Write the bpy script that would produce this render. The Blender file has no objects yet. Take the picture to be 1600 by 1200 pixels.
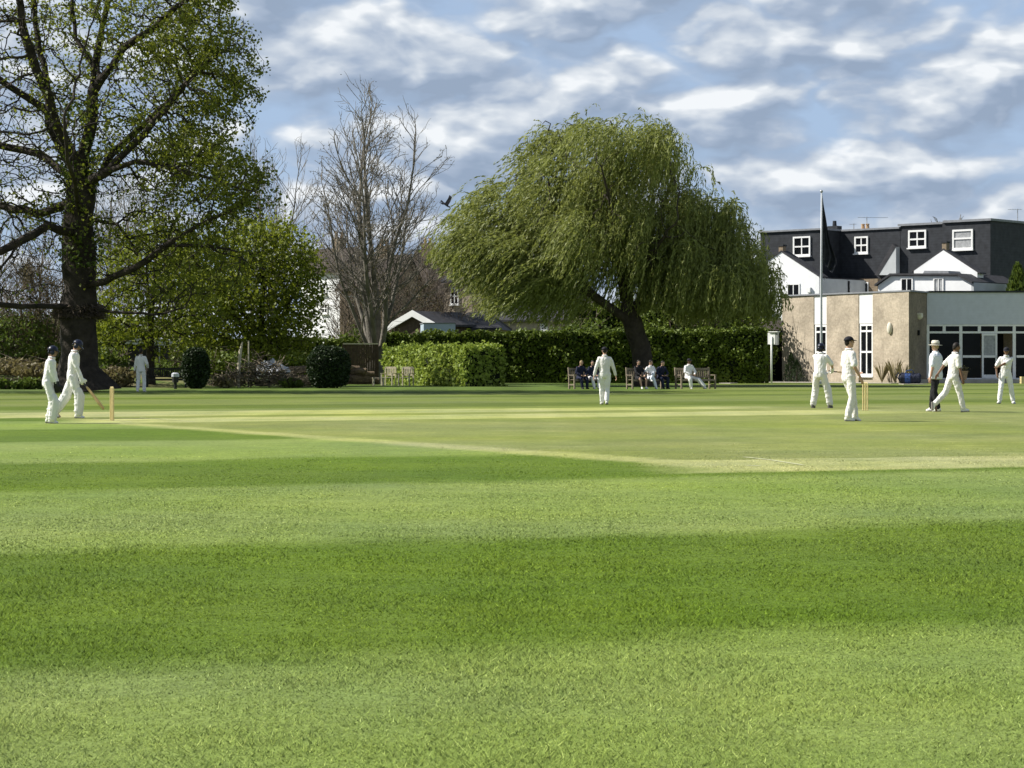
import bpy, math, random
import numpy as np
from mathutils import Vector, Matrix, noise
from mathutils.kdtree import KDTree

R = math.radians
SC = bpy.context.scene
COL = SC.collection
TMP = bpy.data.scenes.new('tmp')           # workbench for voxel remeshing, removed at the end
WORK = [None]
F, HC, HY = 3400.0, 1.27, 565.0          # focal length in photo pixels, eye height, horizon row

def X(px, d): return (px - 800.0) / F * d
def Z(py, d): return HC + (HY - py) / F * d
def D(py): return F * HC / (py - HY)
def G(px, py):
    d = D(py); return (X(px, d), d)
def P(px, py, d): return Vector((X(px, d), d, Z(py, d)))

# ------------------------------------------------------------------ objects
def link(o, parent=None):
    COL.objects.link(o)
    if parent is not None: o.parent = parent
    return o

def tag(o, label=None, cat=None, group=None, kind=None):
    if label: o['label'] = label
    if cat: o['category'] = cat
    if group: o['group'] = group
    if kind: o['kind'] = kind
    return o

def empty(name, loc=(0, 0, 0), rz=0.0, label=None, cat=None, group=None):
    o = bpy.data.objects.new(name, None)
    o.location = loc; o.rotation_euler = (0, 0, rz); o.empty_display_size = 0.2
    return tag(link(o), label, cat, group)

def copy_tree(o, parent=None):
    c = o.copy(); link(c)
    if parent is not None: c.parent = parent
    for ch in list(o.children): copy_tree(ch, c)
    return c

def np_mesh(name, V, Fc, mat, parent=None, smooth=False, col=None):
    """V (n,3) floats, Fc (m,k) ints"""
    V = np.asarray(V, dtype=np.float32); Fc = np.asarray(Fc, dtype=np.int32)
    me = bpy.data.meshes.new(name)
    m, k = Fc.shape
    me.vertices.add(len(V)); me.vertices.foreach_set('co', V.ravel())
    me.loops.add(m * k); me.loops.foreach_set('vertex_index', Fc.ravel())
    me.polygons.add(m)
    me.polygons.foreach_set('loop_start', np.arange(0, m * k, k, dtype=np.int32))
    if smooth: me.polygons.foreach_set('use_smooth', np.ones(m, dtype=bool))
    if col is not None:
        a = me.attributes.new('Col', 'FLOAT_COLOR', 'POINT')
        c4 = np.ones((len(V), 4), dtype=np.float32); c4[:, :3] = col
        a.data.foreach_set('color', c4.ravel())
    me.update(calc_edges=True)
    me.materials.append(mat)
    return link(bpy.data.objects.new(name, me), parent)

class MB:
    def __init__(s): s.v = []; s.f = []
    def add(s, vs, fs):
        n = len(s.v); s.v += [tuple(v) for v in vs]; s.f += [tuple(i + n for i in f) for f in fs]; return s
    def box(s, c, size, rz=0.0, M=None):
        hx, hy, hz = (size[0] / 2, size[1] / 2, size[2] / 2)
        vs = [Vector((sx * hx, sy * hy, sz * hz)) for sz in (-1, 1) for sx, sy in ((-1, -1), (1, -1), (1, 1), (-1, 1))]
        if rz: vs = [Matrix.Rotation(rz, 3, 'Z') @ v for v in vs]
        if M is not None: vs = [M @ v for v in vs]
        vs = [v + Vector(c) for v in vs]
        return s.add(vs, [(3, 2, 1, 0), (4, 5, 6, 7), (0, 1, 5, 4), (1, 2, 6, 5), (2, 3, 7, 6), (3, 0, 4, 7)])
    def span(s, a, b):
        return s.box([(a[i] + b[i]) / 2 for i in range(3)], [abs(b[i] - a[i]) for i in range(3)])
    def loft(s, rings):
        n = len(rings[0]); vs = [v for r in rings for v in r]; fs = []
        for i in range(len(rings) - 1):
            for j in range(n):
                a = i * n + j; b = i * n + (j + 1) % n
                fs.append((a, b, b + n, a + n))
        fs.append(tuple(range(n - 1, -1, -1))); fs.append(tuple((len(rings) - 1) * n + j for j in range(n)))
        return s.add(vs, fs)
    def tube(s, pts, rad, n=8):
        pts = [Vector(p) for p in pts]
        if not hasattr(rad, '__len__'): rad = [rad] * len(pts)
        rings = []; u = None
        for i, p in enumerate(pts):
            t = (pts[min(i + 1, len(pts) - 1)] - pts[max(i - 1, 0)]).normalized()
            if u is None:
                u = t.orthogonal().normalized()
            else:
                u = (u - t * u.dot(t)).normalized()
            w = t.cross(u)
            rings.append([p + (u * math.cos(2 * math.pi * j / n) + w * math.sin(2 * math.pi * j / n)) * rad[i] for j in range(n)])
        return s.loft(rings)
    def ell(s, c, r, M=None, nu=10, nv=7):
        """ellipsoid, closed, centre c, radii r, orientation M"""
        c = Vector(c)
        if not hasattr(r, '__len__'): r = (r, r, r)
        vs = []
        def q(a, b):
            v = Vector((r[0] * math.cos(a) * math.cos(b), r[1] * math.sin(a) * math.cos(b), r[2] * math.sin(b)))
            return (M @ v if M is not None else v) + c
        for i in range(1, nv):
            b = -math.pi / 2 + math.pi * i / nv
            vs += [q(2 * math.pi * j / nu, b) for j in range(nu)]
        fs = []
        for i in range(nv - 2):
            for j in range(nu):
                a = i * nu + j; b = i * nu + (j + 1) % nu
                fs.append((a, b, b + nu, a + nu))
        vs += [q(0, -math.pi / 2), q(0, math.pi / 2)]
        k = len(vs)
        for j in range(nu):
            fs.append((k - 2, (j + 1) % nu, j)); fs.append((k - 1, (nv - 2) * nu + j, (nv - 2) * nu + (j + 1) % nu))
        return s.add(vs, fs)
    def cone(s, a, b, ra, rb, n=12):
        """sphere swept from a to b"""
        a = Vector(a); b = Vector(b)
        s.ell(a, ra, nu=n); s.ell(b, rb, nu=n)
        if (b - a).length > 1e-4: s.tube([a, b], [ra, rb], n)
        return s
    def poly(s, pts, off):
        """prism: polygon pts extruded by vector off"""
        n = len(pts); off = Vector(off)
        vs = [Vector(p) for p in pts] + [Vector(p) + off for p in pts]
        fs = [tuple(range(n)), tuple(range(2 * n - 1, n - 1, -1))]
        fs += [(j, j + n, (j + 1) % n + n, (j + 1) % n) for j in range(n)]
        return s.add(vs, fs)
    def mesh(s, name, mat, smooth=False):
        me = bpy.data.meshes.new(name); me.from_pydata(s.v, [], s.f); me.update()
        if mat: me.materials.append(mat)
        import bmesh
        bm = bmesh.new(); bm.from_mesh(me); bmesh.ops.recalc_face_normals(bm, faces=bm.faces); bm.to_mesh(me); bm.free()
        if smooth:
            me.polygons.foreach_set('use_smooth', np.ones(len(me.polygons), dtype=bool))
        return me
    def build(s, name, mat, parent=None, smooth=False):
        return link(bpy.data.objects.new(name, s.mesh(name, mat, smooth)), parent)
    def remesh(s, name, mat, vox, parent=None, wrinkle=0.0, seed=0, sm=3):
        ob = WORK[0]
        if ob is None:
            ob = WORK[0] = bpy.data.objects.new('work', s.mesh(name, None)); TMP.collection.objects.link(ob)
            ob.modifiers.new('r', 'REMESH').mode = 'VOXEL'; ob.modifiers.new('s', 'SMOOTH').factor = 0.5
        else: ob.data = s.mesh(name, None)
        ob.modifiers['r'].voxel_size = vox; ob.modifiers['s'].iterations = sm
        WORK.append(ob.data)
        TMP.view_layers[0].update(); dg = TMP.view_layers[0].depsgraph; dg.update()
        me2 = bpy.data.meshes.new_from_object(ob.evaluated_get(dg))
        me2.materials.clear(); me2.materials.append(mat); me2.name = name
        nv = len(me2.vertices)
        if wrinkle:
            o = Vector((seed * 3.7, seed * 1.3, seed))
            for v in me2.vertices:
                p = v.co
                q = Vector((p.x * 16, p.y * 16, p.z * 9 + p.x * 5)) + o
                v.co = p + v.normal * wrinkle * (noise.noise(q) + 0.5 * noise.noise(q * 2.3))
        me2.polygons.foreach_set('use_smooth', np.ones(len(me2.polygons), dtype=bool))
        me2.update()
        return link(bpy.data.objects.new(name, me2), parent)

# ------------------------------------------------------------------ materials
def nodes(name):
    m = bpy.data.materials.new(name); m.use_nodes = True
    nt = m.node_tree; b = nt.nodes['Principled BSDF']
    return m, nt, b

def mix_rgb(nt, fac, a, b, mode='MIX'):
    n = nt.nodes.new('ShaderNodeMix'); n.data_type = 'RGBA'; n.blend_type = mode
    if hasattr(fac, 'is_linked'): nt.links.new(fac, n.inputs[0])
    else: n.inputs[0].default_value = fac
    for i, v in ((6, a), (7, b)):
        if hasattr(v, 'is_linked'): nt.links.new(v, n.inputs[i])
        else: n.inputs[i].default_value = (*v, 1)
    return n.outputs[2]

def math_n(nt, op, a, b=None, c=None, clamp=False):
    n = nt.nodes.new('ShaderNodeMath'); n.operation = op; n.use_clamp = clamp
    for i, v in enumerate((a, b, c)):
        if v is None: continue
        if hasattr(v, 'is_linked'): nt.links.new(v, n.inputs[i])
        else: n.inputs[i].default_value = v
    return n.outputs[0]

def noise_n(nt, scale, detail=3, vec=None, rough=0.5, kind='Object'):
    n = nt.nodes.new('ShaderNodeTexNoise'); n.inputs['Scale'].default_value = scale
    n.inputs['Detail'].default_value = detail; n.inputs['Roughness'].default_value = rough
    if vec is None:
        t = nt.nodes.new('ShaderNodeTexCoord'); vec = t.outputs[kind]
    nt.links.new(vec, n.inputs['Vector'])
    return n.outputs['Fac']

def ramp_n(nt, fac, stops):
    n = nt.nodes.new('ShaderNodeValToRGB'); e = n.color_ramp.elements
    while len(e) < len(stops): e.new(0.5)
    for i, (p, c) in enumerate(stops):
        e[i].position = p; e[i].color = (*c, 1) if hasattr(c, '__len__') else (c, c, c, 1)
    nt.links.new(fac, n.inputs[0]); return n.outputs[0]

def plain(name, c, rough=0.7, var=0.25, scale=6.0, bump=0.0, metal=0.0, bscale=None, spec=0.3, var2=0.0):
    """base colour broken up by two noises, optional bump"""
    m, nt, b = nodes(name)
    f = noise_n(nt, scale, 4)
    lo = tuple(x * (1 - var) for x in c); hi = tuple(min(1, x * (1 + var)) for x in c)
    colr = ramp_n(nt, f, [(0.3, lo), (0.7, hi)])
    nt.links.new(colr, b.inputs['Base Color'])
    b.inputs['Roughness'].default_value = rough; b.inputs['Metallic'].default_value = metal
    b.inputs['Specular IOR Level'].default_value = spec
    if bump:
        bn = nt.nodes.new('ShaderNodeBump'); bn.inputs['Distance'].default_value = bump; bn.inputs['Strength'].default_value = 1
        nt.links.new(noise_n(nt, bscale or scale * 3, 3), bn.inputs['Height'])
        nt.links.new(bn.outputs[0], b.inputs['Normal'])
    return m

def leafy(name, a, b2, trans=0.35, scale=0.5, rough=0.55):
    """leaf: colour varies leaf to leaf and in larger clumps; some light passes through"""
    m, nt, b = nodes(name)
    g = nt.nodes.new('ShaderNodeNewGeometry')
    f = noise_n(nt, scale, 2)
    r = math_n(nt, 'ADD', math_n(nt, 'MULTIPLY', g.outputs['Random Per Island'], 0.55), math_n(nt, 'MULTIPLY', f, 0.6), clamp=True)
    c = mix_rgb(nt, r, a, b2)
    nt.links.new(c, b.inputs['Base Color']); b.inputs['Roughness'].default_value = rough
    b.inputs['Specular IOR Level'].default_value = 0.25
    t = nt.nodes.new('ShaderNodeBsdfTranslucent'); nt.links.new(mix_rgb(nt, 0.5, c, (b2[0] * 1.3, b2[1] * 1.3, b2[2] * 0.8)), t.inputs[0])
    mx = nt.nodes.new('ShaderNodeMixShader'); mx.inputs[0].default_value = trans
    nt.links.new(b.outputs[0], mx.inputs[1]); nt.links.new(t.outputs[0], mx.inputs[2])
    nt.links.new(mx.outputs[0], nt.nodes['Material Output'].inputs[0])
    return m

def brick_mat(name, c1, c2, mortar, bw=0.225, rh=0.075, rot=0.0):
    """brick courses in a wall's own (along, up) plane"""
    m, nt, b = nodes(name)
    t = nt.nodes.new('ShaderNodeTexCoord')
    s = nt.nodes.new('ShaderNodeSeparateXYZ'); nt.links.new(t.outputs['Object'], s.inputs[0])
    h = math_n(nt, 'ADD', math_n(nt, 'MULTIPLY', s.outputs[0], math.cos(rot)), math_n(nt, 'MULTIPLY', s.outputs[1], math.sin(rot)))
    cb = nt.nodes.new('ShaderNodeCombineXYZ'); nt.links.new(h, cb.inputs[0]); nt.links.new(s.outputs[2], cb.inputs[1])
    k = nt.nodes.new('ShaderNodeTexBrick'); nt.links.new(cb.outputs[0], k.inputs[0])
    k.inputs['Color1'].default_value = (*c1, 1); k.inputs['Color2'].default_value = (*c2, 1); k.inputs['Mortar'].default_value = (*mortar, 1)
    k.inputs['Scale'].default_value = 1; k.inputs['Mortar Size'].default_value = 0.008
    k.inputs['Brick Width'].default_value = bw; k.inputs['Row Height'].default_value = rh
    f = noise_n(nt, 0.9, 5); f2 = noise_n(nt, 7, 3)
    c = mix_rgb(nt, 1, k.outputs[0], ramp_n(nt, f, [(0.3, 0.72), (0.7, 1.12)]), 'MULTIPLY')
    c = mix_rgb(nt, 1, c, ramp_n(nt, f2, [(0.3, 0.82), (0.7, 1.12)]), 'MULTIPLY')
    nt.links.new(c, b.inputs['Base Color']); b.inputs['Roughness'].default_value = 0.9
    b.inputs['Specular IOR Level'].default_value = 0.1
    return m

def course_mat(name, c, pitch=0.1, rough=0.6, depth=0.4, var=0.3):
    """slates or boards laid in level courses"""
    m, nt, b = nodes(name)
    t = nt.nodes.new('ShaderNodeTexCoord')
    s = nt.nodes.new('ShaderNodeSeparateXYZ'); nt.links.new(t.outputs['Object'], s.inputs[0])
    w = math_n(nt, 'FRACT', math_n(nt, 'DIVIDE', s.outputs[2], pitch))
    lines = ramp_n(nt, w, [(0.0, 1 - depth), (0.16, 1.0)])
    f = noise_n(nt, 3.0, 5)
    base = ramp_n(nt, f, [(0.3, tuple(x * (1 - var) for x in c)), (0.7, tuple(x * (1 + var) for x in c))])
    nt.links.new(mix_rgb(nt, 1, base, lines, 'MULTIPLY'), b.inputs['Base Color'])
    b.inputs['Roughness'].default_value = rough; b.inputs['Specular IOR Level'].default_value = 0.25
    return m

def turf(name, flat):
    m, nt, b = nodes(name)
    a = nt.nodes.new('ShaderNodeAttribute'); a.attribute_name = 'Col'
    t = nt.nodes.new('ShaderNodeTexCoord')
    c = a.outputs['Color']
    big = ramp_n(nt, noise_n(nt, 0.35, 5, t.outputs['Object'], 0.6), [(0.3, (0.80, 0.84, 0.84)), (0.72, (1.16, 1.1, 1.02))])
    c = mix_rgb(nt, 1, c, big, 'MULTIPLY')
    yel = ramp_n(nt, noise_n(nt, 0.13, 4, t.outputs['Object'], 0.55), [(0.40, (1.0, 0.97, 1.12)), (0.64, (1.0, 1.04, 0.66))])
    c = mix_rgb(nt, 0.75, c, yel, 'MULTIPLY')
    if flat:
        fine = ramp_n(nt, noise_n(nt, 14, 6, t.outputs['Object'], 0.75), [(0.28, 0.5), (0.72, 1.42)])
        c = mix_rgb(nt, 0.8, c, fine, 'MULTIPLY')
        mid = ramp_n(nt, noise_n(nt, 2.2, 5, t.outputs['Object'], 0.7), [(0.28, 0.8), (0.72, 1.2)])
        c = mix_rgb(nt, 0.8, c, mid, 'MULTIPLY')
        bn = nt.nodes.new('ShaderNodeBump'); bn.inputs['Distance'].default_value = 0.02; bn.inputs['Strength'].default_value = 0.5
        nt.links.new(noise_n(nt, 30, 4, t.outputs['Object']), bn.inputs['Height']); nt.links.new(bn.outputs[0], b.inputs['Normal'])
    else:
        g = nt.nodes.new('ShaderNodeNewGeometry')
        rr = ramp_n(nt, g.outputs['Random Per Island'], [(0.0, (0.6, 0.65, 0.6)), (0.6, (1.03, 1.03, 1.0)), (0.94, (1.25, 1.22, 1.2)), (1.0, (2.0, 1.8, 2.3))])
        c = mix_rgb(nt, 1, c, rr, 'MULTIPLY')
        vm = nt.nodes.new('ShaderNodeVectorMath'); vm.operation = 'MULTIPLY_ADD'
        vm.inputs[1].default_value = (0.3, 0.3, 0.3); vm.inputs[2].default_value = (0, 0, 0.9)
        nt.links.new(g.outputs['Normal'], vm.inputs[0])
        nt.links.new(vm.outputs[0], b.inputs['Normal'])
    nt.links.new(c, b.inputs['Base Color']); b.inputs['Roughness'].default_value = 0.8
    b.inputs['Specular IOR Level'].default_value = 0.1
    if not flat:
        tr = nt.nodes.new('ShaderNodeBsdfTranslucent'); nt.links.new(c, tr.inputs[0])
        mx = nt.nodes.new('ShaderNodeMixShader'); mx.inputs[0].default_value = 0.15
        nt.links.new(b.outputs[0], mx.inputs[1]); nt.links.new(tr.outputs[0], mx.inputs[2]); nt.links.new(mx.outputs[0], nt.nodes['Material Output'].inputs[0])
    return m

M = {}
M['turf'] = turf('turf_ground', True); M['blade'] = turf('turf_blades', False)
M['bark'] = plain('oak_bark', (0.038, 0.031, 0.024), 0.95, 0.5, 3, 0.06, bscale=7)
M['bark_grey'] = plain('grey_bark', (0.17, 0.155, 0.13), 0.95, 0.4, 2, 0.03, bscale=9)
M['bark_willow'] = plain('willow_bark', (0.055, 0.045, 0.035), 0.95, 0.4, 3, 0.06, bscale=6)
M['twig'] = plain('brown_twigs', (0.12, 0.095, 0.07), 0.9, 0.35, 3)
M['brush'] = plain('cut_brushwood', (0.16, 0.132, 0.092), 0.9, 0.4, 3)
M['oak_leaf'] = leafy('oak_leaves', (0.052, 0.082, 0.013), (0.215, 0.24, 0.034), 0.42, 0.35)
M['maple_leaf'] = leafy('maple_leaves', (0.05, 0.080, 0.011), (0.235, 0.272, 0.030), 0.38, 0.3)
M['bush_leaf'] = leafy('bush_leaves', (0.04, 0.075, 0.015), (0.14, 0.19, 0.035), 0.3, 0.6)
M['dry_leaf'] = leafy('dry_leaves', (0.10, 0.085, 0.04), (0.25, 0.215, 0.115), 0.25, 0.6)
M['willow_leaf'] = leafy('willow_leaves', (0.064, 0.09, 0.021), (0.31, 0.338, 0.104), 0.34, 0.28)
M['hedge_leaf'] = leafy('hedge_leaves', (0.12, 0.19, 0.025), (0.36, 0.44, 0.095), 0.3, 0.8)
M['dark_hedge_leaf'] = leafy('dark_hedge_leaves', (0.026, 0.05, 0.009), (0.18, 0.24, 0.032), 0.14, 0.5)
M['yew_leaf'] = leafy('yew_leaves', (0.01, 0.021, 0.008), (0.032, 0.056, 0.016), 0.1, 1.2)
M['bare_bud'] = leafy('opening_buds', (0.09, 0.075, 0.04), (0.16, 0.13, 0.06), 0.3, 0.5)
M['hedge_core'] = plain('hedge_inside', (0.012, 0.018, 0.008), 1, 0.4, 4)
M['tan'] = brick_mat('buff_brick', (0.47, 0.385, 0.29), (0.40, 0.325, 0.245), (0.45, 0.40, 0.34))
M['fascia'] = course_mat('blue_grey_boards', (0.57, 0.595, 0.665), 0.16, 0.6, 0.06, 0.05)
M['white'] = plain('white_paint', (0.8, 0.8, 0.79), 0.5, 0.04, 3)
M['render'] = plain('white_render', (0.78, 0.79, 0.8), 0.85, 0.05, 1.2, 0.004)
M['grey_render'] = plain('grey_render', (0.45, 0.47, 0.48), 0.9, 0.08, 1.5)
M['slate'] = course_mat('black_slate', (0.028, 0.031, 0.037), 0.19, 0.6, 0.45, 0.3)
M['slate_roof'] = course_mat('grey_slate_roof', (0.042, 0.042, 0.047), 0.12, 0.7, 0.3)
M['lead'] = plain('lead_edge', (0.22, 0.23, 0.25), 0.6, 0.15, 4)
M['brown_tile'] = course_mat('brown_roof_tiles', (0.058, 0.047, 0.040), 0.13, 0.9, 0.35)
M['stock'] = brick_mat('stock_brick', (0.30, 0.23, 0.15), (0.25, 0.18, 0.12), (0.3, 0.27, 0.22))
M['pot'] = plain('clay_pot', (0.45, 0.3, 0.17), 0.9, 0.2, 8)
M['glass'] = plain('window_glass', (0.008, 0.009, 0.011), 0.1, 0.3, 1.5, spec=0.1)
M['net'] = plain('net_curtain', (0.34, 0.35, 0.36), 0.9, 0.25, 6)
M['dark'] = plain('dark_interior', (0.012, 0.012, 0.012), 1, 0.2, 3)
M['black_paint'] = plain('black_paint', (0.014, 0.015, 0.018), 0.4, 0.2, 5)
M['metal'] = plain('dull_metal', (0.4, 0.41, 0.42), 0.45, 0.1, 6, metal=0.6)
M['pole'] = plain('pole_paint', (0.55, 0.57, 0.6), 0.4, 0.05, 3)
M['paving'] = plain('paving', (0.40, 0.37, 0.33), 0.95, 0.15, 3, 0.004)
M['cloth_white'] = plain('cricket_whites', (0.82, 0.805, 0.79), 0.9, 0.05, 7, 0.014, bscale=22)
M['cloth_cream'] = plain('cream_flannel', (0.77, 0.745, 0.71), 0.9, 0.06, 7, 0.014, bscale=20)
M['cloth_sky'] = plain('pale_blue_white_cotton', (0.70, 0.74, 0.80), 0.9, 0.05, 7, 0.014, bscale=20)
M['cloth_black'] = plain('black_trousers', (0.015, 0.015, 0.018), 0.85, 0.2, 8, 0.01)
M['cloth_navy'] = plain('navy_cloth', (0.012, 0.016, 0.04), 0.85, 0.2, 8, 0.01)
M['skin'] = plain('skin', (0.50, 0.31, 0.22), 0.55, 0.08, 14)
M['skin_dark'] = plain('deeper_skin', (0.19, 0.105, 0.065), 0.55, 0.08, 14)
M['hair_dark'] = plain('dark_hair', (0.015, 0.011, 0.009), 0.6, 0.3, 30, 0.004)
M['hair_fair'] = plain('fair_hair', (0.33, 0.24, 0.13), 0.6, 0.3, 30, 0.004)
M['lips'] = plain('lips', (0.36, 0.15, 0.12), 0.6, 0.1, 20)
M['helmet'] = plain('navy_helmet', (0.012, 0.016, 0.035), 0.35, 0.2, 8)
M['cap'] = plain('dark_cap', (0.012, 0.012, 0.018), 0.8, 0.2, 8)
M['hat'] = plain('cream_hat', (0.66, 0.62, 0.52), 0.9, 0.06, 8, 0.004)
M['sole'] = plain('grey_sole', (0.15, 0.14, 0.13), 0.8, 0.2, 9)
M['pad'] = plain('white_pad', (0.78, 0.77, 0.73), 0.7, 0.05, 9, 0.004)
M['glove_black'] = plain('black_glove', (0.015, 0.015, 0.015), 0.6, 0.2, 10)
M['willow_wood'] = plain('willow_wood', (0.52, 0.37, 0.19), 0.55, 0.18, 7)
M['stump_wood'] = plain('ash_wood', (0.62, 0.50, 0.25), 0.55, 0.14, 9)
M['grip'] = plain('bat_grip', (0.05, 0.05, 0.06), 0.8, 0.2, 9)
M['bench'] = plain('weathered_teak', (0.23, 0.19, 0.14), 0.85, 0.25, 7)
M['bench_pale'] = plain('silvered_teak', (0.60, 0.54, 0.41), 0.85, 0.15, 7)
M['bench_dark'] = plain('dark_bench_wood', (0.03, 0.03, 0.028), 0.85, 0.25, 7)
M['fence'] = plain('brown_fence', (0.085, 0.06, 0.045), 0.9, 0.3, 5)
M['log'] = plain('cut_logs', (0.17, 0.125, 0.085), 0.95, 0.4, 5)
M['sack'] = plain('pale_sack', (0.55, 0.57, 0.62), 0.7, 0.25, 4, 0.03)
M['blue_bag'] = plain('blue_bag', (0.03, 0.07, 0.22), 0.7, 0.25, 6, 0.01)
M['dark_bag'] = plain('dark_bag', (0.018, 0.022, 0.045), 0.7, 0.25, 6, 0.01)
M['flag'] = plain('dark_flag', (0.03, 0.032, 0.042), 0.85, 0.4, 3)
M['van'] = plain('pale_blue_sheet', (0.45, 0.54, 0.63), 0.4, 0.06, 3)
M['bird'] = plain('dark_feathers', (0.02, 0.02, 0.024), 0.7, 0.3, 10)
M['eye'] = plain('dark_eye', (0.01, 0.01, 0.01), 0.2, 0.1, 5)
# ------------------------------------------------------------------ sky, sun, camera
EXPO = 0.66
SUN_AZ = Vector((-0.992, 0.125, 0)).normalized(); SUN_EL = R(43)
to_sun = (SUN_AZ * math.cos(SUN_EL) + Vector((0, 0, math.sin(SUN_EL)))).normalized()
w = bpy.data.worlds.new('World'); SC.world = w; w.use_nodes = True
nt = w.node_tree; bg = nt.nodes['Background']
sky = nt.nodes.new('ShaderNodeTexSky'); sky.sky_type = 'NISHITA'; sky.sun_disc = False
sky.sun_elevation = SUN_EL; sky.sun_rotation = math.atan2(to_sun.x, to_sun.y)
sky.air_density = 1.0; sky.dust_density = 0.6; sky.ozone_density = 1.5
tc = nt.nodes.new('ShaderNodeTexCoord'); sp = nt.nodes.new('ShaderNodeSeparateXYZ'); nt.links.new(tc.outputs['Generated'], sp.inputs[0])
def cloud_vec(dx, dz, seed):
    zz = math_n(nt, 'ADD', math_n(nt, 'MAXIMUM', math_n(nt, 'ADD', sp.outputs[2], dz), 0.0), 0.28)
    cx = math_n(nt, 'DIVIDE', math_n(nt, 'ADD', sp.outputs[0], dx), zz)
    cy = math_n(nt, 'DIVIDE', sp.outputs[1], zz)
    cb = nt.nodes.new('ShaderNodeCombineXYZ'); nt.links.new(cx, cb.inputs[0]); nt.links.new(cy, cb.inputs[1]); cb.inputs[2].default_value = seed
    return cb.outputs[0]
def cloud_density(dx, dz):
    v = cloud_vec(dx, dz, 4.37)
    a = noise_n(nt, 4.6, 8, v, 0.55)
    b = noise_n(nt, 1.5, 2, v, 0.5)
    # billows: rounded lumps, warped and broken up
    cb = nt.nodes.new('ShaderNodeCombineXYZ')
    nt.links.new(math_n(nt, 'ADD', sp.outputs[0], dx), cb.inputs[0]); nt.links.new(math_n(nt, 'MULTIPLY', math_n(nt, 'ADD', sp.outputs[2], dz), 2.0), cb.inputs[1]); nt.links.new(math_n(nt, 'MULTIPLY', sp.outputs[1], .5), cb.inputs[2])
    wn = nt.nodes.new('ShaderNodeTexNoise'); wn.inputs['Scale'].default_value = 16; wn.inputs['Detail'].default_value = 4; nt.links.new(cb.outputs[0], wn.inputs['Vector'])
    vm = nt.nodes.new('ShaderNodeVectorMath'); vm.operation = 'MULTIPLY_ADD'; vm.inputs[1].default_value = (.09, .09, .09); nt.links.new(wn.outputs['Color'], vm.inputs[0]); nt.links.new(cb.outputs[0], vm.inputs[2])
    vo = nt.nodes.new('ShaderNodeTexVoronoi'); vo.voronoi_dimensions = '2D'; vo.feature = 'F1'; vo.inputs['Scale'].default_value = 16
    vo.inputs['Detail'].default_value = 2; vo.inputs['Roughness'].default_value = .45
    nt.links.new(vm.outputs[0], vo.inputs['Vector'])
    p = math_n(nt, 'SUBTRACT', 1.0, vo.outputs['Distance'])
    s_ = math_n(nt, 'ADD', math_n(nt, 'MULTIPLY', a, 0.40), math_n(nt, 'MULTIPLY', b, 0.24))
    return math_n(nt, 'ADD', s_, math_n(nt, 'MULTIPLY', p, 0.36))
d0 = cloud_density(0, 0); d1 = cloud_density(-0.006, 0.008)
cover = ramp_n(nt, d0, [(0.25, 0.0), (0.42, 1.0)])
lit = math_n(nt, 'SUBTRACT', d0, d1)
lit = math_n(nt, 'ADD', math_n(nt, 'MULTIPLY', lit, 3.7), 0.40, clamp=True)
cl = ramp_n(nt, lit, [(0.0, (0.185, 0.235, 0.315)), (0.30, (0.235, 0.285, 0.365)), (0.55, (0.32, 0.362, 0.422)), (0.80, (0.42, 0.452, 0.49)), (1.0, (0.53, 0.55, 0.57))])
skyc = mix_rgb(nt, 1, sky.outputs[0], (0.055, 0.06, 0.064), 'MULTIPLY')
blue = mix_rgb(nt, 0.85, skyc, (0.245, 0.325, 0.455))
final = mix_rgb(nt, cover, blue, cl)
# the sky deepens overhead
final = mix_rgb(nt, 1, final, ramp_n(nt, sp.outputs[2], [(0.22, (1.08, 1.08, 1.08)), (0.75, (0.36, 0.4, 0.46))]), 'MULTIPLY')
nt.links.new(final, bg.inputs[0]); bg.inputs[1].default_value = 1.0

sl = bpy.data.lights.new('sun', 'SUN'); sl.energy = 4.7; sl.angle = R(0.53); sl.color = (1.0, 0.955, 0.88)
so = link(bpy.data.objects.new('sun', sl)); so.rotation_euler = to_sun.to_track_quat('Z', 'Y').to_euler(); so.location = (0, 0, 60)

cam = bpy.data.cameras.new('camera'); co = link(bpy.data.objects.new('camera', cam))
co.location = (0, 0, HC); co.rotation_euler = (R(90), 0, 0)
cam.sensor_width = 36; cam.lens = F / 1600 * 36; cam.shift_y = -(600 - HY) / 1600; cam.clip_end = 12000; cam.clip_start = 0.2
SC.camera = co
SC.view_settings.view_transform = 'Standard'; SC.view_settings.look = 'None'; SC.view_settings.exposure = EXPO; SC.view_settings.gamma = 1
SC.cycles.max_bounces = 6; SC.cycles.transparent_max_bounces = 4

# ------------------------------------------------------------------ ground
rng = np.random.default_rng(7); random.seed(7)
def sstep(a, b, v):
    t = np.clip((v - a) / (b - a), 0, 1); return t * t * (3 - 2 * t)
def wob(x, y, k, ph):
    return (np.sin(x * k + ph) + np.sin(y * k * 1.31 + 2.1 * ph + x * k * .5) + np.sin((x - y) * k * 2.3 + ph * 3) * .5) / 2.5
def side(x, y, a, b):
    """signed distance to the left of a->b"""
    ax, ay = a; bx, by = b; L = math.hypot(bx - ax, by - ay)
    return ((bx - ax) * (y - ay) - (by - ay) * (x - ax)) / L
LIGHT = np.array((0.188, 0.253, 0.069)); DARK = np.array((0.103, 0.163, 0.021)); OLIVE = np.array((0.198, 0.232, 0.070))
STRAW = np.array((0.40, 0.415, 0.185)); ROUGH = np.array((0.10, 0.15, 0.035)); DRY = np.array((0.23, 0.20, 0.11))
BANDS = [9.0, 14.6, 21.6, 27.6, 34.6, 41.0, 47.0, 52.5, 57.5, 62.5, 72.5, 75.5, 82.5, 87.0, 95.0, 101.0, 108.0, 115.0]
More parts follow.
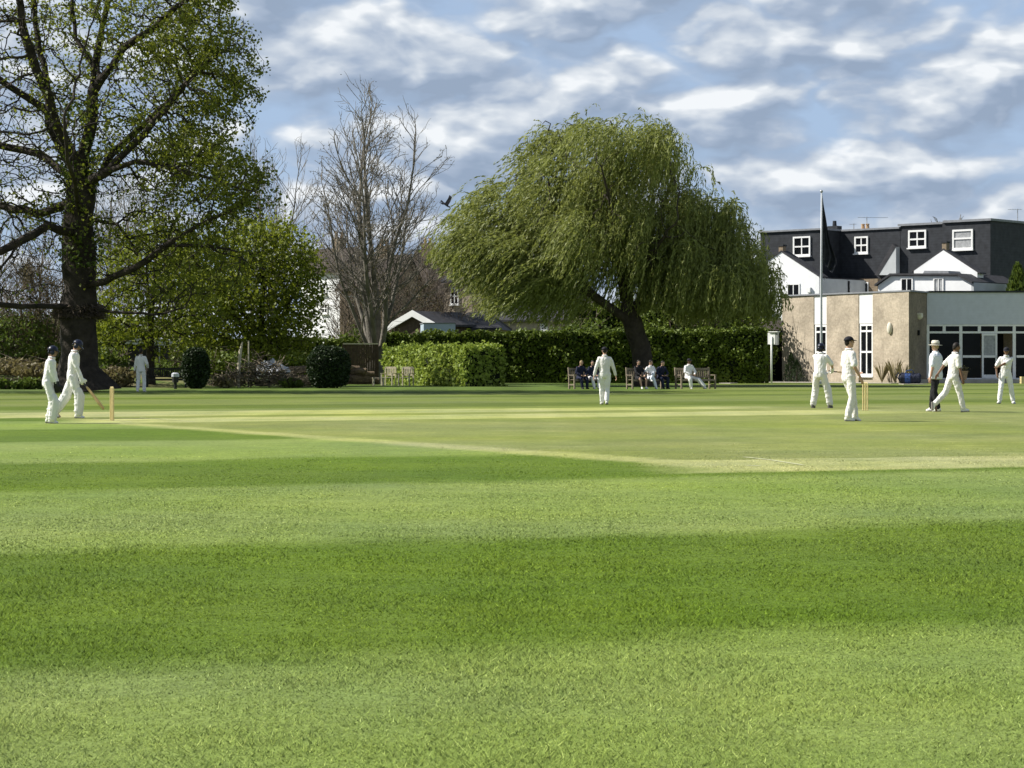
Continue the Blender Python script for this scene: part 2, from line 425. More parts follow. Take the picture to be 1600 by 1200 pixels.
def ground_colour(x, y):
    v = .932 * y - .362 * x + 0.24 * wob(x, y, 1.1, 1.0) + .16 * wob(x, y, 3.1, 2.0) + .1 * wob(x, y, 9.7, 4.0)
    s = np.ones_like(x)
    for i, b in enumerate(BANDS):
        t = sstep(b - .5, b + .5, v); s = s + (t if i % 2 else -t)
    s = s[:, None]
    c = DARK * (1 - s) + LIGHT * s
    def put(c, m, col): m = m[:, None]; return c * (1 - m) + col * m
    # contrast of the bands fades further out
    far = sstep(45, 65, y)[:, None]; c = c * (1 - .35 * far) + (.5 * DARK + .5 * LIGHT) * .35 * far
    c = c * (1 - far * np.array((.08, .16, .08)))
    n = .12 * wob(x, y, 3.7, .4)
    # the square
    A = G(190, 662.5); B = G(1010, 722); C = G(1135, 738.5); Dd = G(1600, 729); E0 = G(-40, 645); E1 = G(1240, 634.5)
    q = sstep(-.2, .2, side(x, y, A, B) + n) * sstep(-.2, .2, side(x, y, C, Dd) + n) * sstep(-.4, .4, -side(x, y, E0, E1) + n)
    bandq = 1 + .08 * wob(x, y, .9, 3)
    c = put(c, q, OLIVE * bandq[:, None])
    def strip(c, n0, n1, f0, f1, e0, e1, k):
        m = sstep(-.18, .18, side(x, y, G(*n0), G(*n1)) + n) * sstep(-.18, .18, -side(x, y, G(*f0), G(*f1)) + n)
        if e0 is not None: m = m * sstep(-.6, .6, x - e0 + n * 2)
        if e1 is not None: m = m * sstep(-1.6, 1.6, e1 - x + n * 2)
        m = m * np.clip(.85 + .3 * wob(x, y, 2.7, 6) + .2 * wob(x, y, 8.1, 1), 0, 1.05)
        return put(c, m * k, STRAW)
    c = strip(c, (-40, 654), (1240, 637.5), (-40, 645.5), (1240, 634), None, 6.6, .85)     # far used pitch
    c = strip(c, (150, 661.5), (1160, 649), (180, 654.3), (1160, 642.3), -9.3, 9.6, .95)   # the match pitch
    c = strip(c, (1135, 738.5), (1600, 729.5), (1050, 719.5), (1600, 712), 1.9, None, .8)  # near used pitch
    worn = sstep(.25, .8, wob(x, y, 1.9, 7) * .6 + wob(x, y, 5.3, 3) * .6) * q
    c = put(c, worn * .22, STRAW)
    # end line of the square, worn by bowlers
    L0 = G(190, 663); L1 = G(1010, 722)
    wl = .28 + .1 * sstep(40, 28, y)
    m = sstep(.2, -.1, np.abs(side(x, y, L0, L1) - .25 + n) - wl) * sstep(-.4, .4, y - 26.5) * sstep(-.5, .5, 45.2 - y)
    c = put(c, m * .75, STRAW * .92)
    # rough margin and bank beyond the boundary
    edge = 88 + np.clip(x, 0, 10) * 1.1 + 40 * sstep(6, 14, x)
    r = sstep(-.12, .12, y - edge)
    c = put(c, r, ROUGH * (1 + .3 * wob(x, y, 1.7, 5))[:, None])
    dry = sstep(.1, .5, wob(x, y, .8, 9) + wob(x, y, 3.1, 4) * .5 + .2) * sstep(100, 106, y) * sstep(-12, -19, x)
    c = put(c, dry * .8, DRY)
    far2 = sstep(170, 260, y); c = put(c, far2, ROUGH * .8)
    return c
def axis(fine0, fine1, st, outer):
    return np.array([-o for o in outer[::-1]] + list(np.arange(fine0, fine1 + 1e-6, st)) + list(outer))
xs = np.concatenate([[-3000, -1000, -400, -200, -100, -60, -45, -36], np.arange(-28, 28.1, .25), [36, 45, 60, 100, 200, 400, 1000, 3000]])
ys = np.concatenate([[-1500, -300, -60, -20, -5, 0, 2, 4], np.arange(5, 72, .25), np.arange(72, 122, .5), [125, 130, 140, 160, 200, 300, 500, 900, 1700, 4000]])
gx, gy = np.meshgrid(xs, ys)
V = np.stack([gx.ravel(), gy.ravel(), np.zeros(gx.size)], 1)
# the slope up to the bank under the trees at far left
V[:, 2] += 1.1 * sstep(101, 118, V[:, 1]) * sstep(-13, -20, V[:, 0]) * sstep(200, 140, V[:, 1])
nx, ny = len(xs), len(ys)
ii = (np.arange(ny - 1)[:, None] * nx + np.arange(nx - 1)[None, :]).ravel()
Fq = np.stack([ii, ii + 1, ii + nx + 1, ii + nx], 1)
g = np_mesh('ground', V, Fq, M['turf'], smooth=True, col=ground_colour(V[:, 0], V[:, 1])); tag(g, kind='structure')

# short mown blades near the camera
def blades(n):
    y = 5.8 * (36 / 5.8) ** rng.random(n)
    y = y[rng.random(n) < sstep(35, 17, y)]; n = len(y)
    hw = y * (800 / F) + 2.3
    x = (rng.random(n) * 2 - 1) * hw
    a = rng.random(n) * 2 * np.pi
    f = sstep(6, 24, y)
    # patches of longer and shorter growth, single long blades
    pt = np.clip(.8 + .45 * wob(x, y, 2.1, 1) + .35 * wob(x, y, 7.3, 2), .35, 1.7)
    h = (.0135 * (1 - f) + .0055 * f) * (.5 + rng.random(n)) * pt; h = h * np.where(rng.random(n) < .02, 1.9, 1)
    ww = y * .00029 * (.6 + .8 * rng.random(n))
    ln = h * (.4 + 1.7 * rng.random(n)); la = rng.random(n) * 2 * np.pi
    p0 = np.stack([x - np.cos(a) * ww, y - np.sin(a) * ww, np.zeros(n)], 1)
    p1 = np.stack([x + np.cos(a) * ww, y + np.sin(a) * ww, np.zeros(n)], 1)
    tx = x + np.cos(la) * ln; ty = y + np.sin(la) * ln
    p2 = np.stack([tx, ty, h], 1)
    V = np.stack([p0, p1, p2], 1).reshape(-1, 3)
    c = np.repeat(ground_colour(x, y), 3, 0)
    return V, c
V, C = blades(1050000)
go = np_mesh('grass', V, np.arange(len(V)).reshape(-1, 3), M['blade'], col=C * 1.42)
tag(go, 'short mown green grass of the outfield in the foreground', 'grass', kind='stuff')

# crease marks on the near used pitch
mb = MB()
def mark(a, b, wd, z=.006):
    a = Vector((*a, z)); b = Vector((*b, z)); t = (b - a).normalized(); nn = Vector((-t.y, t.x, 0)) * wd / 2
    mb.add([a - nn, b - nn, b + nn, a + nn], [(0, 1, 2, 3)])
for pq in ((175, 657), (1352, 641.5)):           # bowling and popping creases of the match pitch
    o_ = Vector(G(*pq)); u_ = (Vector(G(1352, 641.5)) - Vector(G(175, 657))).normalized() * (1 if pq[0] < 800 else -1); w_ = Vector((-u_.y, u_.x))
    mark(o_ - w_ * 1.32, o_ + w_ * 1.32, .05); mark(o_ + u_ * 1.22 - w_ * 1.8, o_ + u_ * 1.22 + w_ * 1.8, .05)
mark(G(1166, 727.5), G(1187, 728.3), .09); mark(G(1163, 714.6), G(1200, 718.5), .07); mark(G(1200, 718.5), G(1255, 727), .06)
cm = mb.build('crease_marking', plain('faded_crease_paint', (0.47, 0.48, 0.28), 0.95, 0.25, 14)); tag(cm, kind='structure')

# ------------------------------------------------------------------ plants
def leaves(name, Cn, size, mat, parent, aspect=.6, dirs=None, spread=1.0, flat=None):
    """rhombus leaves at centres Cn; dirs = long axis"""
    n = len(Cn); Cn = np.asarray(Cn, float)
    u = rng.normal(size=(n, 3)) if dirs is None else np.asarray(dirs, float) + rng.normal(size=(n, 3)) * .25 * spread
    u /= np.linalg.norm(u, axis=1)[:, None] + 1e-9
    v = np.cross(u, rng.normal(size=(n, 3))); v /= np.linalg.norm(v, axis=1)[:, None] + 1e-9
    s = (size * (.6 + .8 * rng.random(n)))[:, None] if not hasattr(size, '__len__') else np.asarray(size)[:, None]
    nn = np.cross(u, v)
    k = .18 * s * nn
    V = np.stack([Cn - u * s * .5, Cn + v * s * aspect * .5 + k, Cn + u * s * .5, Cn - v * s * aspect * .5 + k], 1).reshape(-1, 3)
    return np_mesh(name, V, np.arange(4 * n).reshape(-1, 4), mat, parent)

def colonize(pts, par, att, step, infl, kill, iters, trop=(0, 0, 0), jit=.15):
    pts = [Vector(p) for p in pts]; par = list(par); nch = [0] * len(pts)
    for i, p in enumerate(par):
        if p >= 0: nch[p] += 1
    alive = [Vector(a) for a in att]; trop = Vector(trop)
    rnd = random.Random(len(att))
    for it in range(iters):
        kd = KDTree(len(pts))
        for i, p in enumerate(pts): kd.insert(p, i)
        kd.balance()
        acc = {}
        for a in alive:
            c, i, dd = kd.find(a)
            if dd < infl and dd > 1e-6:
                acc[i] = acc.get(i, Vector((0, 0, 0))) + (a - c) / dd
        new = []
        for i, v in acc.items():
            if nch[i] >= 4: continue
            if v.length < 1e-5: continue
            dv = v.normalized() + trop + Vector((rnd.gauss(0, jit), rnd.gauss(0, jit), rnd.gauss(0, jit)))
            q = pts[i] + dv.normalized() * step
            c, j, dd = kd.find(q)
            if dd < step * .45: continue
            new.append((q, i))
        if not new: break
        k2 = KDTree(len(new))
        for n_, (q, i) in enumerate(new):
            par.append(i); nch.append(0); nch[i] += 1; pts.append(q); k2.insert(q, n_)
        k2.balance()
        alive = [a for a in alive if k2.find(a)[2] > kill]
        if not alive: break
    return pts, par

def seed_poly(lines, step, wig=.06):
    """polylines -> connected node list; each later line starts from its nearest existing node"""
    pts = []; par = []
    for L in lines:
        L = [Vector(p) for p in L]
        if not pts:
            pts.append(L[0]); par.append(-1); last = 0
        else:
            last = min(range(len(pts)), key=lambda i: (pts[i] - L[0]).length)
        for a, b in zip([pts[last]] + L[1:-1], L[1:]):
            n = max(1, round((b - a).length / step))
            for k in range(1, n + 1):
                q = a.lerp(b, k / n)
                if k < n: q = q + Vector((random.gauss(0, wig), random.gauss(0, wig), random.gauss(0, wig * .7))) * step
                pts.append(q); par.append(last); last = len(pts) - 1
    return pts, par

def branch_mesh(name, pts, par, R0, mat, parent, rmin=.012, ex=.6, flare=0.0, boost=None):
    n = len(pts); ch = [[] for _ in range(n)]
    for i, p in enumerate(par):
        if p >= 0: ch[p].append(i)
    tips = [0] * n
    for i in range(n - 1, -1, -1):
        if not ch[i]: tips[i] = 1
        if par[i] >= 0: tips[par[i]] += tips[i]
    tot = tips[0]
    rad = [rmin + (R0 - rmin) * ((t - .8) / tot) ** ex for t in tips]
    z0 = pts[0].z
    if flare:
        for i in range(n):
            hz = pts[i].z - z0
            if rad[i] > R0 * .6 and hz < 3: rad[i] *= 1 + flare * max(0, 1 - hz / 1.6) ** 2
    V = []; Fs = []
    def ring(p, u, w_, r, k, knob):
        b = len(V)
        for j in range(k):
            a = 2 * math.pi * j / k
            rr = r * (1 + knob * noise.noise(Vector((math.cos(a) * 1.6, math.sin(a) * 1.6, p.z * .8)) + Vector((p.x, p.y, 0)) * .1))
            V.append(p + (u * math.cos(a) + w_ * math.sin(a)) * rr)
        return b
    starts = [0] + [c for i in range(n) for c in sorted(ch[i], key=lambda q: -tips[q])[1:]]
    for s0 in starts:
        chain = [s0] if par[s0] < 0 else [par[s0], s0]
        while ch[chain[-1]]: chain.append(max(ch[chain[-1]], key=lambda q: tips[q]))
        if len(chain) < 2: continue
        rr = [rad[i] for i in chain]
        if par[s0] >= 0: rr[0] = min(rr[0], rr[1] * 1.25)
        k = 14 if rr[0] > .35 else 8 if rr[0] > .12 else 5 if rr[0] > .04 else 3
        knob = .35 if rr[0] > .35 else .15 if rr[0] > .12 else 0
        u = None; prev = None
        for m_, i in enumerate(chain):
            t = (pts[chain[min(m_ + 1, len(chain) - 1)]] - pts[chain[max(m_ - 1, 0)]])
            if t.length < 1e-6: t = Vector((0, 0, 1))
            t.normalize()
            u = t.orthogonal().normalized() if u is None else (u - t * u.dot(t))
            if u.length < 1e-4: u = t.orthogonal()
            u.normalize(); w_ = t.cross(u)
            r = rr[m_] if m_ < len(chain) - 1 else rr[m_] * .5
            b = ring(pts[i], u, w_, r, k, knob)
            if prev is not None:
                for j in range(k): Fs.append((prev + j, prev + (j + 1) % k, b + (j + 1) % k, b + j))
            prev = b
    o = np_mesh(name, np.array([tuple(v) for v in V]), np.array(Fs), mat, parent, smooth=True)
    return o, rad, tips, ch

def in_ell(n, ells, shell=0.0):
    """random points in a union of ellipsoids [(centre, radii, weight)]"""
    out = []; ws = np.array([e[2] for e in ells], float); ws /= ws.sum()
    for (c, r, _), k in zip(ells, (ws * n).astype(int)):
        d = rng.normal(size=(k, 3)); d /= np.linalg.norm(d, axis=1)[:, None]
        t = (shell ** 3 + (1 - shell ** 3) * rng.random(k)) ** (1 / 3)
        out.append(np.array(c) + d * t[:, None] * np.array(r))
    return np.concatenate(out)

def tip_cloud(pts, par, tips, rmax, per, sig):
    """leaf centres around the thin ends of the branches"""
    idx = [i for i in range(len(pts)) if tips[i] <= rmax and par[i] >= 0]
    P_ = np.array([tuple(pts[i]) for i in idx]); Q_ = np.array([tuple(pts[par[i]]) for i in idx])
    k = len(idx); rep = np.repeat(np.arange(k), per)
    t = rng.random(len(rep))[:, None]
    return P_[rep] * t + Q_[rep] * (1 - t) + rng.normal(size=(len(rep), 3)) * sig

def poly_px(L, d): return [P(a, b, d + (c[0] if c else 0)) for a, b, *c in L]
# ------------------------------------------------------------------ oak at left
def make_oak():
    d = 92.0; x0 = X(127, d)
    t = empty('oak_tree', (x0, d, 0), 0, 'huge old oak with a thick dark trunk and sparse young leaves', 'tree')
    L = [
        [(127, 611), (124, 575), (123, 530), (122, 480), (122, 420), (124, 370), (127, 310), (126, 262)],
        [(126, 262), (88, 195, -1), (66, 130, -1.5), (40, 60, -2), (22, -40, -2), (0, -150, -2)],
        [(112, 285), (80, 200, 1), (72, 120, 1.5), (60, 60, 2), (45, -40, 2), (35, -200, 2)],
        [(126, 262), (143, 190), (148, 100, .5), (163, 30, 1), (185, -60, 1), (200, -170, 1)],
        [(146, 140), (192, 75, -.5), (240, 45, -1), (290, 0, -2), (310, -60, -2)],
        [(148, 110), (118, 60, 1.5), (112, 10, 2), (120, -80, 3)],
        [(128, 290), (170, 267, -2), (212, 252, -3), (272, 262, -4), (345, 285, -5), (400, 300, -5)],
        [(190, 262, -2), (240, 190, -2), (290, 130, -2), (335, 90, -2)],
        [(128, 310), (180, 235, 2), (230, 190, 3), (285, 140, 4), (330, 60, 4)],
        [(125, 345), (182, 350, -1), (200, 372, -1.5), (215, 400, -2)],
        [(124, 450), (165, 440, -1), (212, 418, -2), (262, 382, -2.5), (310, 352, -3), (372, 325, -3.5)],
        [(262, 382, -2.5), (330, 385, -3), (380, 395, -3.5)],
        [(123, 365), (75, 352, -2), (30, 378, -3), (-25, 402, -4), (-80, 420, -4)],
        [(30, 376, -3), (0, 420, -4), (-40, 470, -4)],
        [(125, 320), (60, 335, 2), (0, 320, 3), (-70, 300, 4)],
        [(126, 280), (60, 240, 2), (-10, 225, 3), (-80, 180, 3)],
        [(80, 170, 0), (10, 132, 1), (-60, 80, 1.5)],
        [(123, 490), (60, 478, -2), (0, 476, -3), (-70, 470, -3)],
        [(123, 488), (180, 488, -1), (240, 492, -2), (290, 480, -3)],
        [(125, 330), (118, 290, -4), (105, 250, -7), (100, 180, -8)],
        [(126, 280), (135, 220, 4), (150, 160, 7), (160, 60, 8)],
    ]
    lines = [[p - Vector((x0, d, 0)) for p in poly_px(l, d)] for l in L]
    for l in lines: pass
    lines[0][0].z = 0
    pts, par = seed_poly(lines, .7)
    def E(px, py, dd, rx, ry, rz, w_): return ((X(px, d) - x0, dd, Z(py, d)), (rx, ry, rz), w_)
    att = in_ell(17000, [E(120, 70, 0, 7.4, 8, 8.5, 5), E(280, 130, 0, 3.2, 5, 5.0, 2.0), E(325, 300, -2, 2.9, 4.5, 2.6, 1.5), E(395, 300, -2, 1.5, 3, 1.5, .4), E(320, 420, -2, 3.0, 3, 1.6, .6), E(375, 120, 0, 1.2, 3, 2.6, .35),
                        E(-60, 220, 0, 6.5, 7, 7.5, 3.2), E(-170, 300, -1, 4.5, 6, 5, 1.6), E(230, 400, -1, 3.2, 3.5, 2.2, .7), E(-30, 430, -3, 3.5, 3.5, 2.2, .6)], .2)
    pts, par = colonize(pts, par, att, .32, 2.6, .42, 70, (0, 0, .06), .3)
    tr, rad, tips, ch = branch_mesh('trunk', pts, par, .74, M['bark'], t, .014, .58, 1.1)
    C = tip_cloud(pts, par, tips, 3, 13, .17)
    # denser toward the right side and the top, thin in the middle and low
    px = 800 + F * (C[:, 0] + x0) / (C[:, 1] + d); py = HY - F * (C[:, 2] - HC) / (C[:, 1] + d)
    keep = .17 + .75 * sstep(.2, 4.6, C[:, 0]) + .12 * sstep(12, 17, C[:, 2]) + .6 * sstep(-4.6, -6.5, C[:, 0])
    keep *= np.where(C[:, 2] < 6.0, .4, 1)
    keep *= .35 + 1.1 * sstep(-.25, .4, wob(C[:, 0] * 1.0 + C[:, 1] * .3, C[:, 2], 1.1, 2.0))
    C = C[rng.random(len(C)) < keep]
    leaves('crown', C, .145, M['oak_leaf'], t, .75)
    # tufts of young shoots on the trunk and forks
    n = 3600; k = rng.random(n); hz = 5.2 + 7.0 * rng.random(n); a = rng.random(n) * 6.28
    clump = (wob(hz, a * 1.2, 1.9, 3) > .05)
    r = .5 + .45 * np.abs(rng.normal(size=n)) * .5
    cx = np.interp(hz, [0, 3.5, 8, 12], [0, -.1, -.1, 0])
    S = np.stack([cx + r * np.cos(a), r * np.sin(a), hz], 1)[clump]
    leaves('trunk_shoots', S, .17, M['bush_leaf'], t, .7)
    # clipped ring of dead shoots where the lower trunk was cleared
    n = 1500; a = rng.random(n) * 6.28; hz = 3.15 + .5 * rng.random(n) ** 2; r = .72 + .35 * rng.random(n)
    S = np.stack([r * np.cos(a) - .1, r * np.sin(a), hz], 1); Dd = np.stack([np.cos(a), np.sin(a), -.2 + 0 * a], 1)
    leaves('shoot_collar', S, .4, M['twig'], t, .12, Dd)
    return t
make_oak()

# ------------------------------------------------------------------ generic broadleaf tree / bare tree
def broad_tree(name, px, py0, d, ells, R0, label, leafmat, n_att=1800, per=14, size=.2, step=.45, group=None, sig=.3, barkmat='bark', rmax=4, trop=.1, kill=.75, trunk_top=None, lean=0.0, cat='tree', thin=0.0):
    x0 = X(px, d); t = empty(name, (x0, d, 0), 0, label, cat, group)
    E = [((X(a, d) - x0, dd, Z(b, d)), (rx, ry, rz), w_) for a, b, dd, rx, ry, rz, w_ in ells]
    zt = trunk_top or max(1.5, min(e[0][2] - e[1][2] * .5 for e in E))
    lines = [[(0, 0, 0), (lean * .4, 0, zt * .5), (lean, 0, zt)]]
    for c, r, _ in E:
        lines.append([(lean, 0, zt * .9), (c[0] * .5 + lean * .5, c[1] * .5, zt * .5 + c[2] * .5), (c[0], c[1], c[2])])
    pts, par = seed_poly(lines, step)
    pts, par = colonize(pts, par, in_ell(n_att, E, .25), step, 4.5, kill, 50, (0, 0, trop), .2)
    tr, rad, tips, ch = branch_mesh('trunk', pts, par, R0, M[barkmat], t, .012, .6, .4)
    if leafmat:
        C = tip_cloud(pts, par, tips, rmax, per, sig)
        if thin: C = C[rng.random(len(C)) < (1 - thin) + 1.6 * thin * sstep(-.3, .5, wob(C[:, 0] + C[:, 1] * .4, C[:, 2] * 1.2, 1.0, 1.0 + px))]
        C[:, 2] = np.maximum(C[:, 2], .12)
        leaves('crown', C, size, M[leafmat], t, .7)
    return t

broad_tree('maple_tree', 410, 590, 113, [(410, 385, 0, 2.8, 3, 1.6, 2), (465, 450, 0, 1.5, 3, 2.6, 1.6), (375, 470, -1, 3.2, 3, 2.2, 2.4), (320, 430, 0, 2.8, 3, 2.4, 2), (430, 530, -1, 2.6, 2.4, 1.1, 1.4), (330, 520, -1, 2.4, 2.4, 1.0, 1.2)],
           .28, 'round bright green tree beyond the oak, the fullest crown left of the bare tree', 'maple_leaf', 5200, 15, .2, step=.36, kill=.5, thin=.12)
broad_tree('hawthorn_tree', 235, 590, 106, [(230, 430, 0, 2.8, 2.6, 2.2, 2), (185, 500, 0, 2.2, 2.4, 1.6, 1.5), (275, 500, 0, 2.6, 2.4, 1.7, 2), (240, 370, 1, 1.8, 2, 1.4, 1)],
           .2, 'olive green small tree right behind the thick oak trunk, above the man in white', 'maple_leaf', 4200, 10, .19, step=.36, kill=.5, thin=.35)

def grown_branches(rnd, h, stems, spread, dens=1.0, first=.06, up=.05):
    """trunk, rising stems, side branches and twigs, each bending upward"""
    pts = [Vector((0, 0, 0))]; par = [-1]
    def shoot(i, dv, ln, lev):
        n = max(3, int(ln / (.5 if lev < 2 else .3 if lev == 2 else .22))); st = ln / n; last = i
        for k in range(n):
            f = (k + 1) / n
            j = (.05, .09, .13, .2)[min(lev, 3)]
            dv = (dv + Vector((rnd.gauss(0, j), rnd.gauss(0, j), rnd.gauss(0, j * .6) + up * (1.0, 1.3, 1.6, 1.5)[min(lev, 3)]))).normalized()
            pts.append(pts[last] + dv * st); par.append(last); last = len(pts) - 1
            if lev < 3 and f > (.16, .14, .1)[lev]:
                m = (1.05, .95, .8)[lev] * dens * st / (.5, .5, .3)[lev]
                while rnd.random() < m:
                    m -= 1
                    az = rnd.random() * 6.283; t = dv.orthogonal().normalized(); t2 = dv.cross(t); ang = rnd.uniform(.45, .85)
                    nd = dv * math.cos(ang) + (t * math.cos(az) + t2 * math.sin(az)) * math.sin(ang)
                    l = ln * (1.08 - f) * rnd.uniform(.35, .62) + (.5, .4, .25)[lev]
                    if lev == 2: l = rnd.uniform(.25, .75)
                    shoot(last, nd.normalized(), min(l, (5.0, 2.2, .8)[lev]), lev + 1)
    base = 0
    for k in range(4):
        pts.append(Vector((rnd.gauss(0, .03), rnd.gauss(0, .03), h * first * (k + 1) / 4))); par.append(base); base = len(pts) - 1
    for k in range(stems):
        az = 6.283 * (k + .5 * rnd.random()) / stems; tilt = spread * rnd.uniform(.45, 1.15) if k else .06
        dv = Vector((math.cos(az) * math.sin(tilt), math.sin(az) * math.sin(tilt), math.cos(tilt)))
        shoot(base if k % 2 else base - 1, dv, h * (1 - first) * (rnd.uniform(.8, 1.0) if k else 1.0) * (1.0 - .35 * max(0, tilt - .25)), 0)
    return pts, par

def bare_tree(name, px, d, h, label, R0, stems, spread=.4, dens=1.0, mat='bark_grey', buds=0, group=None, seed=0, rmin=.011, first=.06, up=.05):
    rnd = random.Random(int(px) + seed); x0 = X(px, d); t = empty(name, (x0, d, 0), 0, label, 'tree', group)
    pts, par = grown_branches(rnd, h, stems, spread, dens, first, up)
    tr, rad, tips, ch = branch_mesh('trunk', pts, par, R0, M[mat], t, rmin, .62, .3)
    if buds:
        C = tip_cloud(pts, par, tips, 2, buds, .1)
        C = C[rng.random(len(C)) < .15 + .85 * sstep(-.1, .5, wob(C[:, 0] * 1.1, C[:, 2], 1.6, 1.0))]
        leaves('crown', C, .10, M['bare_bud'], t, .5)
    return t
bare_tree('bare_tree', 588, 124, 16.9, 'tall bare tree with many upright stems between the green tree and the willow', .5, 7, .52, .86, buds=1, first=.08, seed=11, up=.04)
bare_tree('bare_tree', 425, 150, 16.4, 'faint leafless tree behind the right edge of the oak crown', .3, 6, .4, .8)
bare_tree('bare_tree', 660, 146, 8.6, 'dark brown leafless thicket tree right of the tall bare tree, over the garage', .2, 7, .6, 1.3, 'twig', 1)
bare_tree('bare_tree', 553, 136, 7.4, 'brown leafless tree just left of the foot of the tall bare tree', .16, 6, .55, 1.2, 'twig', 1)
bare_tree('bare_tree', 60, 118, 7.8, 'low russet leafless tree left of the oak trunk', .2, 8, .8, 1.3, 'twig', 2)
bare_tree('bare_tree', 280, 125, 11.0, 'grey leafless tree between the oak trunk and the bright green tree', .2, 6, .55, .9)
bare_tree('bare_tree', -40, 140, 13, 'leafless tree at the far left edge behind the oak', .28, 6, .5, .8)
bare_tree('bare_tree', 185, 150, 15.5, 'thin leafless tree seen through the middle of the oak', .25, 6, .5, .8)
bare_tree('distant_tree', 1440, 230, 15.9, 'tiny distant bare tree top above the left dormer of the right house', .2, 6, .35, .6, rmin=.03)
bare_tree('distant_tree', 1484, 230, 16.0, 'tiny distant bare tree top above the roof near the right dormer', .2, 5, .3, .6, rmin=.03)

# ------------------------------------------------------------------ willow
def make_willow():
    d = 114.0; x0 = X(1010, d)
    t = empty('willow_tree', (x0, d, 0), 0, 'big weeping willow on a leaning trunk, its strands blown to the left', 'tree')
    L = [[(1012, 607), (1006, 575), (1000, 540), (988, 505), (980, 488)],
         [(985, 497), (955, 482, -.5), (928, 462, -1), (890, 420, -1.5), (850, 375, -2), (800, 345, -2)],
         [(980, 488), (975, 440, .5), (968, 370, 1), (955, 290, 1), (945, 215, 1)],
         [(975, 440, .5), (1010, 380, 1), (1040, 310, 1.5), (1060, 250, 1.5)],
         [(985, 480), (1040, 430, 0), (1095, 385, 0), (1140, 350, 0)],
         [(968, 370, 1), (910, 320, 2), (860, 270, 2), (840, 230, 2)],
         [(970, 400, 0), (960, 350, -2.5), (950, 300, -4), (940, 260, -5)],
         [(985, 450, 0), (1030, 380, -3), (1060, 340, -4.5)], [(970, 420, .5), (960, 350, 3.5), (970, 280, 5)],
         [(928, 462, -1), (860, 440, -1), (790, 420, -1), (750, 400, -1)], [(1040, 430, 0), (1110, 440, 1), (1170, 430, 1)]]
    lines = [[p - Vector((x0, d, 0)) for p in poly_px(l, d)] for l in L]; lines[0][0].z = 0
    pts, par = seed_poly(lines, .6)
    def E(px, py, dd, rx, ry, rz, w_): return ((X(px, d) - x0, dd, Z(py, d)), (rx, ry, rz), w_)
    lobes = [E(955, 270, 0, 4.1, 5, 3.6, 3.4), E(1015, 330, 0, 3.0, 4.6, 3.6, 2.2), E(845, 340, -.5, 3.4, 4.6, 3.0, 2.6), E(795, 375, -.5, 2.2, 3.6, 2.2, 1.4),
             E(1130, 400, 0, 2.2, 4.0, 2.6, 1.8), E(880, 220, 0, 1.9, 3, 2.0, .8), E(940, 390, -1, 5.0, 5, 2.4, 1.6), E(1165, 430, 0, 1.6, 3, 2.0, 1.0), E(1090, 430, 0, 3.0, 4.6, 2.0, 1.6), E(1085, 325, .5, 1.5, 3, 1.8, .8), E(850, 430, -1, 2.6, 4, 1.6, 1.0)]
    pts, par = colonize(pts, par, in_ell(1500, lobes, .45), .5, 4.5, .9, 40, (0, 0, .08), .2)
    branch_mesh('trunk', pts, par, .48, M['bark_willow'], t, .014, .55, .5)
    # hanging strands: each a thin shoot carrying narrow leaves
    B0 = in_ell(85, lobes, .82)                         # bough ends; each carries a few cascades
    K = np.concatenate([b_ + rng.normal(size=(4, 3)) * (.75, .75, .45) for b_ in B0]); K = K[K[:, 2] > 4.0]
    S = np.concatenate([in_ell(2300, lobes, .4)] + [k + rng.normal(size=(27, 3)) * (.33, .33, .2) for k in K])
    TX = [685, 700, 740, 800, 830, 880, 960, 1030, 1075, 1100, 1140, 1165, 1200, 1228]; TY = [420, 335, 300, 262, 205, 172, 162, 178, 235, 258, 284, 338, 380, 490]
    S = S[(S[:, 2] > 3.6) & (S[:, 2] + .25 < np.interp(800 + F * (S[:, 0] + x0) / d, TX, [Z(v, d) for v in TY]) + .35 * wob(S[:, 0], S[:, 1], 2.2, 1))]
    BX = [690, 705, 725, 765, 850, 910, 960, 1000, 1040, 1110, 1210]; BZ = [Z(v, d) for v in (418, 446, 476, 500, 510, 506, 486, 480, 491, 495, 488)]
    lc = []; ld = []; sv = []; sf = []
    gust = lambda p: .5 + .5 * noise.noise(Vector((p[0] * .35, p[1] * .35, p[2] * .45)))
    for p in S:
        pw = 800 + F * (p[0] + x0) / d
        left = float(np.clip((1040 - pw) / 260, 0, 1))                 # wind catches the left half
        wx = -(.2 + .85 * left) * gust(p) - .05 * left
        ln = random.uniform(1.2, 3.0) * (1.0 if pw < 900 else 1.25)
        if p[2] > 11: ln *= .65
        q = np.array(p); v = np.array((random.gauss(0, .5) - .2 * left, random.gauss(0, .5), random.gauss(.45, .3)))
        n = int(ln / .17)
        for k in range(n):
            f = k / max(1, n - 1)
            g_ = np.array((wx + .25 * math.sin(k * .7 + p[1] * 3) * left, .12 * random.gauss(0, 1), -(.95 - .35 * left)))
            v = v * (.72 - .1 * f) + g_ * .38
            v /= np.linalg.norm(v) + 1e-6
            q2 = q + v * .17
            if q2[2] < np.interp(800 + F * (q2[0] + x0) / d, BX, BZ) + 1.2 * noise.noise(Vector((q2[0] * .7, q2[1] * .7, 0))): break
            lc.append((q + q2) / 2 + np.array((random.gauss(0, .035), random.gauss(0, .035), 0))); ld.append(v)
            if random.random() < .8:
                lc.append(q2 + np.array((random.gauss(0, .05), random.gauss(0, .05), random.gauss(0, .04)))); ld.append(v + np.array((random.gauss(0, .45), random.gauss(0, .45), -.15)))
            q = q2
    leaves('crown', np.array(lc), .235, M['willow_leaf'], t, .25, np.array(ld), .6)
    return t
make_willow()

